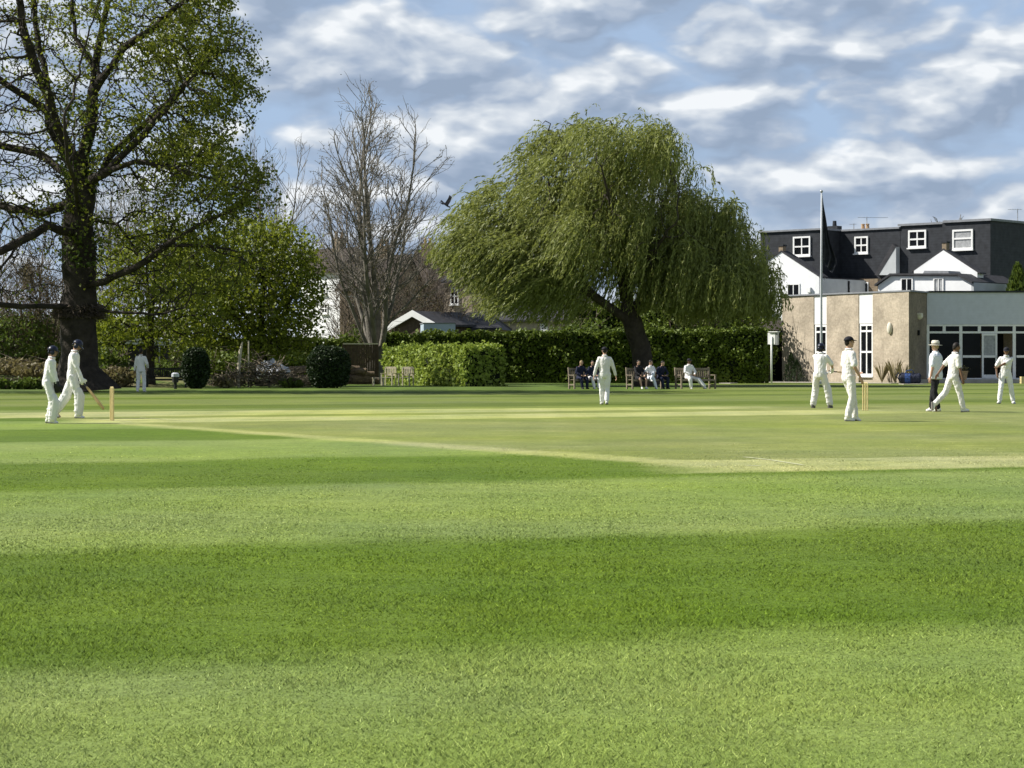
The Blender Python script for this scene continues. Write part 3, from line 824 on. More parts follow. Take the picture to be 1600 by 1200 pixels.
# ------------------------------------------------------------------ hedges and bushes
def hedge(name, a, b, h, th, label, leafmat, n, size, cat='hedge', wav=.12, h2=None):
    """clipped hedge from a to b (front face line), thickness th going back"""
    a = np.array(a, float); b = np.array(b, float); L = np.linalg.norm(b - a); ax = (b - a) / L; bk = np.array((-ax[1], ax[0]))
    if bk[1] < 0: bk = -bk
    t = empty(name, (a[0], a[1], 0), 0, label, cat)
    h2 = h2 or h
    def pt(u, v, z): return np.stack([ax[0] * u + bk[0] * v, ax[1] * u + bk[1] * v, z], 1)
    A = np.array([L * h, L * h * .5, L * th, th * h, th * h]); A /= A.sum()
    Ps = []
    for k, m in enumerate((A * n).astype(int)):
        r1 = rng.random(m); r2 = rng.random(m)
        if k == 0: u, v, zf = r1 * L, 0 * r1, r2
        elif k == 1: u, v, zf = r1 * L, th + 0 * r1, r2
        elif k == 2: u, v, zf = r1 * L, r2 * th, 1 + 0 * r1
        elif k == 3: u, v, zf = 0 * r1, r1 * th, r2
        else: u, v, zf = L + 0 * r1, r1 * th, r2
        H = h + (h2 - h) * u / L
        q = pt(u, v, zf * H)
        bump = wav * (wob(u * 1.0, zf * H * 1.3 + v, 2.3, 1.0) + .6 * wob(u, v + zf * 2, 6.1, 2.0))
        ctr = pt(np.clip(u, th / 2, L - th / 2), 0 * u + th / 2, H * .5)
        nrm = q - ctr; nrm /= np.linalg.norm(nrm, axis=1)[:, None] + 1e-6
        q = q + nrm * (bump + rng.normal(size=m) * .06 - .02)[:, None]
        Ps.append(q)
    for k in range(int(L * 5)):                          # stray shoots along the top
        u0, v0 = rng.random() * L, rng.random() * th; m = 9; hh = rng.random() * .38
        Ps.append(pt(u0 + rng.normal(size=m) * .07, v0 + rng.normal(size=m) * .07, h + (h2 - h) * u0 / L + rng.random(m) * hh))
    q = np.concatenate(Ps); q[:, 2] = np.maximum(q[:, 2], .04)
    leaves('foliage', q, size, M[leafmat], t, .7)
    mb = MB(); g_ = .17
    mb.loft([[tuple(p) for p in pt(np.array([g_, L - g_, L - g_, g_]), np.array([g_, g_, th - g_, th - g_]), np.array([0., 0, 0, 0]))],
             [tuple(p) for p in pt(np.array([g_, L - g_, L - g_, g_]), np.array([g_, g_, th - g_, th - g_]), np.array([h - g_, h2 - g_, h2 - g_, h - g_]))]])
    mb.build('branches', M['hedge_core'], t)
    return t
hedge('beech_hedge', (X(600, 121), 121), (X(726, 110.5), 110.5), 2.0, 2.2, 'bright sunlit green clipped hedge behind the two wooden armchairs', 'hedge_leaf', 9000, .2)
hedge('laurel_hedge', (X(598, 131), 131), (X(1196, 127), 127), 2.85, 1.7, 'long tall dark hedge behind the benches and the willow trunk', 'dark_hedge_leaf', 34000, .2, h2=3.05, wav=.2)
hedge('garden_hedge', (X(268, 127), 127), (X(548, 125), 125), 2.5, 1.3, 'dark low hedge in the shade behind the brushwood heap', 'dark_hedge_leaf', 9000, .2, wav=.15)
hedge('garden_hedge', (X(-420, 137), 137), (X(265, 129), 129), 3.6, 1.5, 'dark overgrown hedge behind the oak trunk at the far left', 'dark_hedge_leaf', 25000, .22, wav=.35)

hedge('garden_hedge', (X(892, 139), 139), (X(1112, 138), 138), 4.7, 1.6, 'tall shaded hedge behind the willow trunk, above the long hedge', 'dark_hedge_leaf', 11000, .22, wav=.4)

def clipped_bush(px, d, rx, h, label):
    x0 = X(px, d); t = empty('clipped_bush', (x0, d, 0), 0, label, 'bush', 'dark clipped bushes on the boundary')
    n = 5200; q = rng.normal(size=(n, 3)); q /= np.linalg.norm(q, axis=1)[:, None]
    q = np.sign(q) * np.abs(q) ** .8
    r = 1 + .07 * wob(q[:, 0] * 3 + px, q[:, 2] * 3 + q[:, 1] * 2, 1.5, 1) + rng.normal(size=n) * .03
    C = q * r[:, None] * np.array((rx, rx * .95, h * .5)) + np.array((0, 0, h * .52))
    C[:, 2] = np.maximum(C[:, 2], .05)
    leaves('foliage', C, .13, M['yew_leaf'], t, .6)
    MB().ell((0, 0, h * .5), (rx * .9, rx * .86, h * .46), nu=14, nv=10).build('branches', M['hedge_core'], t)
clipped_bush(306, 102, .62, 1.85, 'narrow dark clipped bush next to the dark bench under the trees')
clipped_bush(513, 104, .98, 1.95, 'broad dark clipped bush between the brushwood pile and the log pile')

def bush(name, px, d, z0, rx, ry, h, label, leafmat, n, size, group=None, stems=9, twig='twig', cat='shrub'):
    x0 = X(px, d); t = empty(name, (x0, d, z0), 0, label, cat, group)
    random.seed(int(px * 7 + d)); pts = [Vector((0, 0, 0))]; par = [-1]
    for k in range(stems):
        last = 0; a = random.random() * 6.28; s = random.uniform(.4, .95); ph = random.random() * 6
        for j in range(1, 7):
            f = j / 6
            pts.append(Vector((math.cos(a) * rx * s * f + .06 * math.sin(j * 2 + ph), math.sin(a) * ry * s * f, h * f * random.uniform(.8, 1.02)))); par.append(last); last = len(pts) - 1
            for q in range(2):
                pts.append(pts[last] + Vector((random.gauss(0, .25 * rx), random.gauss(0, .25 * ry), random.gauss(.1, .12) * h))); par.append(last)
    branch_mesh('stems', pts, par, .05, M[twig], t, .012, .4)
    q = rng.normal(size=(n, 3)); q /= np.linalg.norm(q, axis=1)[:, None]
    r = (.55 + .45 * rng.random(n)) * (1 + .22 * wob(q[:, 0] * 2 + px, q[:, 2] * 2 + q[:, 1], 2.0, d))
    C = q * r[:, None] * np.array((rx, ry, h * .52)) + np.array((0, 0, h * .5)); C[:, 2] = np.maximum(C[:, 2], .04)
    leaves('foliage', C, size, M[leafmat], t, .7)
    return t
gp = 'shrubs under and behind the trees'
for (px, d, z0, rx, ry, h, lm, n, lab) in [
    (20, 117, 1.0, 2.6, 1.6, 3.0, 'bush_leaf', 2600, 'broad mid green shrub at the far left edge below the oak limbs'),
    (75, 121, 1.0, 1.6, 1.5, 2.4, 'dark_hedge_leaf', 1900, 'darker green shrub between the left edge shrub and the oak trunk'),
    (-45, 119, 1.0, 2.2, 1.6, 3.4, 'bush_leaf', 1800, 'green shrub cut by the left border of the picture'),
    (165, 112, 0, 1.3, 1.2, 2.0, 'bush_leaf', 1500, 'yellowish green shrub touching the right side of the oak trunk'),
    (185, 104, 0, 1.0, .8, 1.0, 'dry_leaf', 800, 'low dry brown shrub left of the man in white'),
    (250, 112, 0, 1.4, 1.2, 1.35, 'bush_leaf', 1300, 'rounded green shrub above the dark bench'),
    (330, 116, 0, 2.2, 1.5, 1.9, 'dark_hedge_leaf', 1900, 'dark shrub behind the narrow clipped bush'),
    (420, 124, 0, 2.8, 1.6, 2.3, 'dark_hedge_leaf', 2400, 'dark shrub behind the brushwood pile'),
    (490, 126, 0, 2.4, 1.4, 2.2, 'dark_hedge_leaf', 2000, 'dark shrub left of the wooden fence'),
    (552, 133, 0, 1.7, 1.2, 3.4, 'bush_leaf', 1400, 'olive shrub rising behind the wooden fence'),
    (275, 122, 0, 2.4, 1.4, 2.2, 'dark_hedge_leaf', 1800, 'dark shrub deep behind the dark bench'),
    (1065, 136, 0, 4.4, 2.0, 6.4, 'dark_hedge_leaf', 5600, 'tall dark shrub behind the hedge, right of the willow trunk'),
    (1150, 137, 0, 3.0, 1.8, 5.2, 'dark_hedge_leaf', 3400, 'dark shrub behind the hedge under the right skirts of the willow'),
    (905, 137, 0, 2.6, 1.6, 4.2, 'bush_leaf', 2200, 'shrub behind the hedge left of the willow trunk'),
    (110, 126, .8, 2.5, 1.4, 3.6, 'dark_hedge_leaf', 1800, 'dark shrub deep behind the oak trunk'),
    (20, 109, .55, 1.6, 1.1, .9, 'dry_leaf', 900, 'dry straw coloured scrub on the bank at the left edge'),
    (62, 107, .4, 1.3, .9, .8, 'dry_leaf', 800, 'dry brown scrub on the bank beside the keeper'),
    (10, 100, 0, 1.1, .6, .55, 'bush_leaf', 500, 'low green weeds at the foot of the bank, left edge'),
    (45, 99.5, 0, .9, .5, .5, 'bush_leaf', 450, 'low green weeds at the foot of the bank left of the keeper'),
    (350, 104, 0, .5, .4, .5, 'dry_leaf', 250, 'small dry weed clump below the brushwood pile'),
    (455, 105, 0, .6, .4, .45, 'bush_leaf', 250, 'small green weed clump left of the broad clipped bush'),
]:
    bush('shrub', px, d, z0, rx, ry, h, lab, lm, n, .2, gp)
random.seed(11)
# ------------------------------------------------------------------ buildings
class Frame:
    """a wall plane: origin O, along a, outward n, all in plan"""
    def __init__(s, O, a, base):
        s.O = np.array(O, float); a = np.array(a, float); s.a = a / np.linalg.norm(a); s.n = np.array((-s.a[1], s.a[0]))
        s.base = np.array((*base, 0.0))
    def t(s, px, off=0.0):
        k = (px - 800) / F; o = s.O + s.n * off
        return (k * o[1] - o[0]) / (s.a[0] - k * s.a[1])
    def z(s, px, py, off=0.0):
        d = (s.O + s.n * off + s.a * s.t(px, off))[1]; return Z(py, d)
    def pt(s, t, off, z):
        q = s.O + s.a * t + s.n * off; return (q[0] - s.base[0], q[1] - s.base[1], z)
    def box(s, mb, t0, t1, o0, o1, z0, z1):
        vs = [s.pt(t, o, z) for z in (z0, z1) for t, o in ((t0, o0), (t1, o0), (t1, o1), (t0, o1))]
        mb.add(vs, [(3, 2, 1, 0), (4, 5, 6, 7), (0, 1, 5, 4), (1, 2, 6, 5), (2, 3, 7, 6), (3, 0, 4, 7)]); return mb
    def prism(s, mb, tz, o0, o1):
        mb.poly([s.pt(t, o0, z) for t, z in tz], np.array(s.pt(0, o1, 0)) - np.array(s.pt(0, o0, 0))); return mb
    def window(s, parent, t0, t1, z0, z1, off, cols=1, rows=(), bar=.07, glass='glass', sill=True, name='window', proud=.05, net=False, frame='white'):
        if t0 > t1: t0, t1 = t1, t0
        mb = MB()
        s.box(mb, t0, t0 + bar, off, off + proud, z0, z1); s.box(mb, t1 - bar, t1, off, off + proud, z0, z1)
        s.box(mb, t0 + bar, t1 - bar, off, off + proud, z0, z0 + bar); s.box(mb, t0 + bar, t1 - bar, off, off + proud, z1 - bar, z1)
        for r in rows:
            zz = z0 + (z1 - z0) * r; s.box(mb, t0 + bar, t1 - bar, off, off + proud * .9, zz - bar * .45, zz + bar * .45)
        for c in range(1, cols):
            tt = t0 + (t1 - t0) * c / cols; s.box(mb, tt - bar * .35, tt + bar * .35, off + .003, off + proud * .85, z0 + bar, z1 - bar)
        w_ = mb.build(name, M[frame], parent)
        s.box(MB(), t0 + bar * .5, t1 - bar * .5, off + .005, off + proud * .35, z0 + bar * .5, z1 - bar * .5).build('pane', M[glass], w_)
        if net:
            m2 = MB(); k = (t1 - t0) * .3
            for q in (t0 + bar, t1 - bar - k): s.box(m2, q, q + k, off + proud * .36, off + proud * .4, z0 + bar, z1 - bar)
            m2.build('curtain', M['net'], w_)
        if sill: s.box(MB(), t0 - .06, t1 + .06, off + .002, off + proud + .09, z0 - .09, z0 - .002).build('sill', M[frame], w_)
        return w_

# --- pavilion
N0 = (X(1420, 127), 127.0); FZ = (X(1222, 137), 137.0); PB = N0
pav = empty('pavilion', (N0[0], N0[1], 0), 0, 'flat roofed buff brick cricket pavilion with a glazed blue grey right wing', 'pavilion')
f1 = Frame(N0, (FZ[0] - N0[0], FZ[1] - N0[1]), PB); Lw = math.hypot(FZ[0] - N0[0], FZ[1] - N0[1])
ztop = 5.36; zb = 0.0
M['tan_l'] = brick_mat('buff_brick_left', (0.50, 0.425, 0.32), (0.43, 0.36, 0.27), (0.48, 0.43, 0.36), rot=math.atan2(f1.a[1], f1.a[0]))
f2 = Frame((X(1448, 130), 130.0), (N0[0] - X(1448, 130), -3.0), PB)
M['tan_r_shaded'] = brick_mat('buff_brick_return_shaded', (0.27, 0.225, 0.175), (0.23, 0.19, 0.145), (0.27, 0.235, 0.19), rot=math.atan2(f2.a[1], f2.a[0]))  # same buff brick darkened, the shade of this side put into its colour
bays = [(f1.t(1291.5), f1.t(1271.5)), (f1.t(1363.5), f1.t(1341.5))]   # (near, far) along the wall
edges = [0, bays[1][0], bays[1][1], bays[0][0], bays[0][1], Lw]
mb = MB()
for a, b in ((2, 3), (4, 5)): f1.box(mb, edges[a], edges[b], -.36, 0, zb, ztop - .002)
mb.poly([f1.pt(0, 0, zb), f1.pt(edges[1], 0, zb), f1.pt(edges[1], -.36, zb), f1.pt(.24, -.36, zb)], (0, 0, ztop - .002 - zb))
wl = mb.build('wall', M['tan_l'], pav)
foot_ = lambda e: [(q[0] - PB[0], q[1] - PB[1]) for q in ((N0[0] + .02 - e * .9, N0[1] + .55 - e * 1.2), (FZ[0] + .42 - e * 1.3, FZ[1] + .1 + e * .2), (FZ[0] + 4, 146), (X(1690, 130), 146), (X(1690, 130), 132.8 - e * 2), (X(1448, 130) + .1, 132.8 - e * 2), (X(1448, 130) - .2 + e * .25, 130.1 - e))]
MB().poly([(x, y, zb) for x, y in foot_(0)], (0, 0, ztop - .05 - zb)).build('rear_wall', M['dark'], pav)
mb = MB(); L2_ = math.hypot(3.0, X(1448, 130) - N0[0]); mb.poly([f2.pt(.002, 0, zb), f2.pt(L2_ - .001, 0, zb), f2.pt(L2_ - .36, -.3, zb), f2.pt(.002, -.3, zb)], (0, 0, ztop - .01 - zb)); mb.build('return_wall', M['tan_r_shaded'], pav)
mb = MB(); mb.poly([(q[0] - PB[0], q[1] - PB[1], ztop) for q in ((N0[0] + .06, N0[1] - .16), (FZ[0] - .18, FZ[1] + .1), (FZ[0] + 4, 146.2), (X(1448, 130) + .12, 146.2), (X(1448, 130) + .12, 129.98))], (0, 0, .09)); mb.build('roof', M['lead'], pav)
for (t0, t1) in bays:
    zt = f1.z(1282, 507)
    f1.box(MB(), t0 + .01, t1 - .01, -.3, -.04, zt, ztop - .02).build('white_panel', M['white'], pav)
    f1.window(pav, t0 + .03, t1 - .03, .42, zt - .02, -.16, 2, (.46, .86), .125, 'glass', True, proud=.1)
    f1.box(MB(), t0 + .01, t1 - .01, -.3, -.1, zb, .32).build('plinth', M['tan_l'], pav)
# lamps fixed to the walls
zl = f1.z(1391, 513)
tl = f1.t(1391)
MB().ell(f1.pt(tl, .05, zl), (.2, .14, .36), Matrix.Rotation(math.atan2(f1.a[1], f1.a[0]), 3, 'Z')).build('wall_lamp', M['hat'], pav, True)
q = f2.pt(f2.t(1435), .06, f2.z(1435, 494)); mb = MB(); mb.ell(q, (.22, .16, .2)); mb.box((q[0], q[1], q[2] + .12), (.42, .3, .12), math.atan2(f2.a[1], f2.a[0])); mb.build('wall_lamp', M['hat'], pav)
q = f2.pt(f2.t(1434), .06, f2.z(1434, 520)); MB().box(q, (.16, .1, .3), math.atan2(f2.a[1], f2.a[0])).build('bell_box', M['dark'], pav)
# right wing, faces the field
f3 = Frame((X(1448, 130), 130.0), (-1, 0), PB)      # along = to the left, outward = -y ... use negative t to go right
f3.n = np.array((0., -1.)); W1 = -(X(1690, 130) - X(1448, 130))
zf0 = Z(507, 130); zf1 = Z(457, 130); zbase = .24
mb = MB(); f3.box(mb, W1, -.02, -.3, 0, zf0, zf1 - .004); mb.build('fascia', M['fascia'], pav)
mb = MB(); f3.box(mb, W1, -.13, -8, .1, zf1, zf1 + .1); mb.build('roof_edge', M['slate'], pav)
f3.box(MB(), W1, -.03, -6, -2.6, 0, zf0).build('room_wall', M['stock'], pav)
f3.box(MB(), W1, -.03, -6, -.31, zf0 + .3, zf0 + .42).build('ceiling', M['grey_render'], pav)
f3.box(MB(), W1, -.03, -2.6, -.2, .1, .2).build('room_floor', M['stock'], pav)
ft = lambda px: f3.t(px)
# frame members
mb = MB()
zt0 = Z(518.5, 130); zt1 = Z(508, 130)
f3.box(mb, W1, -.02, -.16, -.02, zf0 - .1, zf0 - .003); f3.box(mb, W1, -.02, -.16, -.02, zt0 - .09, zt0 + .03)
f3.box(mb, W1, -.02, -.17, -.01, zbase - .12, zbase + .05)
for px in (1450, 1475.5, 1501.5, 1530.5, 1556.5, 1585, 1611, 1640):
    f3.box(mb, ft(px) - .09, ft(px) + .09, -.15, -.03, zt0 + .03, zf0 - .1)
for px in (1450, 1501.5, 1585, 1611, 1640):
    f3.box(mb, ft(px) - .09, ft(px) + .09, -.155, -.025, zbase + .05, zt0 - .09)
zm = Z(557, 130)
for a, b in ((1503, 1533), (1587, 1609), (1613, 1638)): f3.box(mb, ft(b), ft(a) - .06, -.15, -.03, zm - .07, zm + .07)
mb.build('glazing_frame', M['white'], pav)
pxs = [1450, 1475.5, 1501.5, 1530.5, 1556.5, 1585, 1611, 1640]
for a, b in zip(pxs[:-1], pxs[1:]):
    f3.box(MB(), ft(b) + .1, ft(a) - .1, -.09, -.08, zt0 + .04, zf0 - .11).build('top_light', M['glass'], pav)
f3.box(MB(), ft(1532), ft(1503), -.09, -.08, zbase + .06, zt0 - .1).build('glass_panel', M['glass'], pav)
f3.box(MB(), ft(1609), ft(1587), -.09, -.08, zbase + .06, zt0 - .1).build('glass_panel', M['glass'], pav)
f3.box(MB(), ft(1499), ft(1452), -.09, -.08, zbase + .06, zt0 - .1).build('glass_panel', M['glass'], pav)
# door leaf standing open beside the dark doorway
def leaf_door(pa, pb, off):
    a, b = ft(pb), ft(pa); mb = MB(); z0 = zbase + .05; z1 = zt0 - .1
    f3.box(mb, a, a + .11, off, off + .06, z0, z1); f3.box(mb, b - .11, b, off, off + .06, z0, z1)
    f3.box(mb, a + .11, b - .11, off, off + .06, z0, z0 + .2); f3.box(mb, a + .11, b - .11, off, off + .06, z1 - .12, z1); f3.box(mb, a + .11, b - .11, off, off + .06, zm - .07, zm + .07)
    o = mb.build('door', M['white'], pav)
    f3.box(MB(), a + .1, b - .1, off + .02, off + .03, zm + .05, z1 - .1).build('door_curtain', M['net'], o)
    f3.box(MB(), a + .1, b - .1, off + .02, off + .03, z0 + .15, zm - .05).build('pane', M['glass'], o)
    f3.box(MB(), a + .03, a + .07, off + .06, off + .12, zm - .1, zm + .06).build('handle', M['metal'], o)
leaf_door(1534, 1558, -.02)
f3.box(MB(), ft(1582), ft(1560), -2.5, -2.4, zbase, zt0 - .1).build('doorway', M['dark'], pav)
# terrace and path in front
def slab(name, pts, z0, z1, mat):
    tag(MB().poly([(p[0], p[1], z0) for p in pts], (0, 0, z1 - z0)).build(name, M[mat]), kind='structure')
xr = X(1448, 130)
slab('terrace', [(xr - .9, 127.6), (50, 127.6), (50, 129.9), (xr + .0, 129.9)], -.3, .22, 'paving')
slab('path', [(X(1120, 128), 126.6), (16.6, 137.2), (X(1420, 127) - .3, 126.9), (X(1420, 127) - 1.2, 126.1), (15.2, 132.5), (X(1140, 126), 125.6)], -.3, .03, 'paving')
slab('kerb', [(X(1405, 122), 120.6), (X(1442, 122), 120.6), (X(1442, 122), 122.2), (X(1405, 122), 122.2)], -.3, .035, 'paving')

# --- low link building and flat roofed extension left of the pavilion
lk = empty('link_building', (X(1205, 140), 140, 0), 0, 'low dark link building with a lean-to tiled roof left of the brick pavilion', 'building')
f4 = Frame((X(1226, 139), 139), (-1, 0), (X(1205, 140), 140)); f4.n = np.array((0., -1.))
w0, w1 = 0, f4.t(1190)
f4.box(MB(), .0, w1, -4, 0, 0, Z(515, 139)).build('wall', M['stock'], lk)
f4.box(MB(), f4.t(1222), f4.t(1207), .003, .05, .1, Z(516, 139)).build('door', M['dark'], lk)  # dark panel painted in for the shade inside the door recess
f4.box(MB(), f4.t(1207), f4.t(1204), .004, .09, .1, Z(516, 139)).build('door_post', M['fence'], lk)
mb = MB(); mb.add([f4.pt(-.1, .5, Z(516, 139)), f4.pt(w1 + .4, .5, Z(516, 139)), f4.pt(w1 - .5, -3, Z(496, 139)), f4.pt(-.1, -3, Z(496, 139)),
                  f4.pt(-.1, .5, Z(517.5, 139)), f4.pt(w1 + .4, .5, Z(517.5, 139)), f4.pt(w1 - .5, -3, Z(498, 139)), f4.pt(-.1, -3, Z(498, 139))],
                 [(0, 1, 2, 3), (7, 6, 5, 4), (0, 4, 5, 1), (1, 5, 6, 2), (2, 6, 7, 3), (3, 7, 4, 0)])
mb.build('roof', M['brown_tile'], lk)
ex = empty('flat_roofed_extension', (X(1160, 145), 145, 0), 0, 'low brown building with a pale flat roof behind the long dark hedge', 'building')
f5 = Frame((X(1208, 145), 145), (-1, 0), (X(1160, 145), 145)); f5.n = np.array((0., -1.))
f5.box(MB(), 0, f5.t(1115), -6, 0, 0, Z(505, 145)).build('wall', M['stock'], ex)
f5.box(MB(), -.3, f5.t(1110), -6.2, .7, Z(503.5, 145), Z(497.5, 145)).build('eaves', M['slate'], ex)
f5.box(MB(), -.35, f5.t(1108), -6.2, .75, Z(497, 145), Z(490.5, 145)).build('roof', M['fascia'], ex)

# --- the two terraced houses behind
O = (X(1550, 150), 150.0); av = (-.736, .677)
hb = empty('terraced_house', (O[0], O[1], 0), 0, 'right hand white house with two black slate dormers and a dark end wall', 'house', 'slate dormered houses behind the pavilion')
fh = Frame(O, av, O)
T = fh.t
def zz(px, py, off=0): return fh.z(px, py, off)
zD = zz(1500, 436); zT = zz(1520, 346.5)
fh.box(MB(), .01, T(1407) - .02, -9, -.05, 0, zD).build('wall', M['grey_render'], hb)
# dormer storey, slate hung
fh.box(MB(), 0, T(1475), -9, .22, zD, zT).build('dormer', M['slate'], hb)
d2 = fh.box(MB(), T(1475) + .002, T(1407), -9, 0, zD, zT - .06).build('dormer', M['slate'], hb)
fh.box(MB(), -.12, T(1475) - .1, -9.2, .36, zT + .002, zT + .16).build('roof', M['lead'], hb)
fh.box(MB(), T(1475) + .0, T(1407) + .15, -9.2, .14, zT - .058, zT + .09).build('roof', M['lead'], hb)
# windows of the dormers
o = .22
fh.window(hb, fh.t(1489, o), fh.t(1521, o), fh.z(1505, 390, o), fh.z(1505, 358.5, o), o + .002, 1, (.55,), .13, 'net', True, proud=.1)
fh.window(hb, T(1420), T(1448), zz(1434, 387), zz(1434, 359.5), .002, 2, (.48,), .13, 'glass', True, proud=.1)
# white rear wing with gable and lean-to roofs
o = 4.2
z5 = lambda px, py: fh.z(px, py, o)
tt = lambda px: fh.t(px, o)
fh.prism(MB(), [(tt(1527), z5(1527, 424.5)), (tt(1474), z5(1474, 391)), (tt(1428), z5(1428, 422)), (tt(1428), 1.0), (tt(1527), 1.0)], o - .8, o).build('gable', M['render'], hb)
# gable slopes in slate just above the white
gm = MB(); gl, ga, gr = (tt(1424), z5(1428, 422) - .15), (tt(1474), z5(1474, 391) + .02), (tt(1531), z5(1527, 424.5) - .15)
for p, q in ((gl, ga), (ga, gr)):
    fh.prism(gm, [(p[0], p[1]), (q[0], q[1]), (q[0], q[1] + .1), (p[0], p[1] + .1)], o - .82, o + .01)
gm.build('gable_roof', M['slate_roof'], hb)
o2 = o + 1.6
u = lambda px: fh.t(px, o2); zu = lambda px, py: fh.z(px, py, o2)
fh.prism(MB(), [(u(1518), 0), (u(1518), zu(1518, 441)), (u(1499), zu(1499, 431.5)), (u(1392), zu(1392, 431.5)), (u(1372), zu(1372, 446)), (u(1372), 0)], .03, o2).build('rear_wing', M['render'], hb)
# flank of the wing, its shade painted in as grey, and its slate lean-to
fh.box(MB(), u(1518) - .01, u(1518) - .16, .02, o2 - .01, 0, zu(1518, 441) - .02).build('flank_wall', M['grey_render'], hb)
rm = MB()
prof = [(u(1521), zu(1518, 441) - .1), (u(1498), zu(1499, 430.5)), (u(1393), zu(1392, 430.5)), (u(1369), zu(1372, 447))]
for p, q in zip(prof[:-1], prof[1:]):
    fh.prism(rm, [(p[0], p[1]), (q[0], q[1]), (q[0], q[1] + .14), (p[0], p[1] + .14)], .04, o2 + .22)
rm.build('wing_roof', M['slate_roof'], hb)
fh.prism(MB(), [(u(1440), zu(1440, 429)), (u(1482), zu(1482, 429)), (u(1480), zu(1480, 423)), (u(1443), zu(1443, 423))], o + .02, o2 - .1).build('roof_light', M['lead'], hb)
fh.window(hb, u(1408), u(1427), 2.2, zu(1418, 434), o2 + .002, 2, (), .09, 'glass', True, proud=.08)
fh.window(hb, u(1459), u(1475), 2.2, zu(1466, 434), o2 + .002, 2, (.3,), .09, 'net', True, proud=.08)
# chimney on the gable
q = fh.pt(tt(1474), o - .3, z5(1474, 391)); c = MB().box((q[0], q[1], q[2] + .1), (.34, .4, .8), math.atan2(av[1], av[0])).build('chimney', M['stock'], hb)
MB().box((q[0], q[1], q[2] + .56), (.44, .5, .1), math.atan2(av[1], av[0])).build('chimney_cap', M['slate'], c)
# stack at the right
q = fh.pt(T(1600, ) if False else -1.6, -7.5, zT); c = MB().box((q[0], q[1], q[2] + .45), (.8, .6, .9), math.atan2(av[1], av[0])).build('chimney', M['stock'], hb)
MB().box((q[0], q[1], q[2] + .95), (.9, .7, .1), math.atan2(av[1], av[0])).build('chimney_cap', M['slate'], c)
def aerial(parent, q, h, wd, rz):
    mb = MB(); q = Vector(q); mb.tube([q, q + Vector((0, 0, h))], .03, 5)
    a = Vector((math.cos(rz), math.sin(rz), 0)); e = q + Vector((0, 0, h - .05))
    mb.tube([e - a * wd * .3, e + a * wd * .7], .02, 4)
    for k in range(6):
        c_ = e + a * wd * (-.28 + .18 * k); b = Vector((-a.y, a.x, 0)) * .22; mb.tube([c_ - b, c_ + b], .012, 3)
    mb.build('aerial', M['metal'], parent)
aerial(hb, (X(1590, 156) - O[0], 156 - O[1], zT), 1.25, 1.0, math.pi)

ha = empty('terraced_house', (O[0], O[1], 0), 0, 'left hand white gabled house with black slate dormers right of the willow', 'house', 'slate dormered houses behind the pavilion')
tA = T(1407) + .03; tB = T(1196); o1 = 2.3
zTa = zz(1340, 360.5)
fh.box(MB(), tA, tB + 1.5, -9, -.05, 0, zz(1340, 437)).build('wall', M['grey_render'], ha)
fh.box(MB(), tA, T(1283, ), -9, 0, zz(1340, 437), zTa).build('dormer', M['slate'], ha)
td = fh.t(1284, o1)
fh.box(MB(), td, fh.t(1188, o1), -9, o1, fh.z(1250, 436, o1), zTa + .02).build('dormer', M['slate'], ha)
fh.box(MB(), tA + .02, T(1283) + .02, -9.2, .12, zTa + .002, zTa + .13).build('roof', M['lead'], ha)
fh.box(MB(), td - .12, fh.t(1186, o1), -9.2, o1 + .14, zTa + .024, zTa + .15).build('roof', M['lead'], ha)
fh.window(ha, fh.t(1240, o1), fh.t(1267, o1), fh.z(1253, 400, o1), fh.z(1253, 369.5, o1), o1 + .002, 2, (.48,), .12, 'glass', True, proud=.1)
fh.window(ha, T(1336), T(1357), zz(1346, 396), zz(1346, 369.5), .002, 2, (.48,), .12, 'glass', True, proud=.1)
# pale party wall slope
fh.prism(MB(), [(T(1406), zz(1407, 430)), (T(1406), zz(1407, 386)), (T(1379), zz(1379, 430))], .02, .5).build('party_wall', M['grey_render'], ha)
fh.prism(MB(), [(T(1406), zz(1407, 386)), (T(1379), zz(1379, 430)), (T(1379) + .35, zz(1379, 430)), (T(1406) + .3, zz(1407, 381))], .02, .52).build('party_coping', M['slate_roof'], ha)
oA = 6.4
ua = lambda px: fh.t(px, oA); za = lambda px, py: fh.z(px, py, oA)
fh.prism(MB(), [(ua(1280), 0), (ua(1280), za(1280, 432)), (ua(1221), za(1221, 394)), (ua(1160), za(1160, 435)), (ua(1160), 0)], oA - .8, oA).build('rear_wing', M['render'], ha)
fh.box(MB(), ua(1279.5), ua(1160), .03, oA - .82, 0, za(1280, 433)).build('wing_flat_roof', M['slate_roof'], ha)
rm = MB()
for p, q in (((ua(1283), za(1280, 434)), (ua(1221), za(1221, 393.5))), ((ua(1221), za(1221, 393.5)), (ua(1157), za(1160, 437)))):
    fh.prism(rm, [p, q, (q[0], q[1] + .1), (p[0], p[1] + .1)], oA - .85, oA + .06)
rm.build('wing_roof', M['slate_roof'], ha)
fh.box(MB(), ua(1280) - .12, ua(1280) - .01, .03, oA - .02, 0, za(1280, 435)).build('flank_wall', M['grey_render'], ha)  # grey colour carries the shade on this side of the wing
fh.box(MB(), ua(1280) - .2, ua(1280) - .13, 2.9, 3.05, 0, za(1280, 437)).build('downpipe', M['black_paint'], ha)
fh.window(ha, ua(1230), ua(1250), 2.6, za(1240, 443), oA + .002, 2, (), .09, 'glass', False, proud=.05)
fh.box(MB(), ua(1262), ua(1268), oA + .003, oA + .2, za(1265, 457), za(1265, 449)).build('flue_box', M['white'], ha)
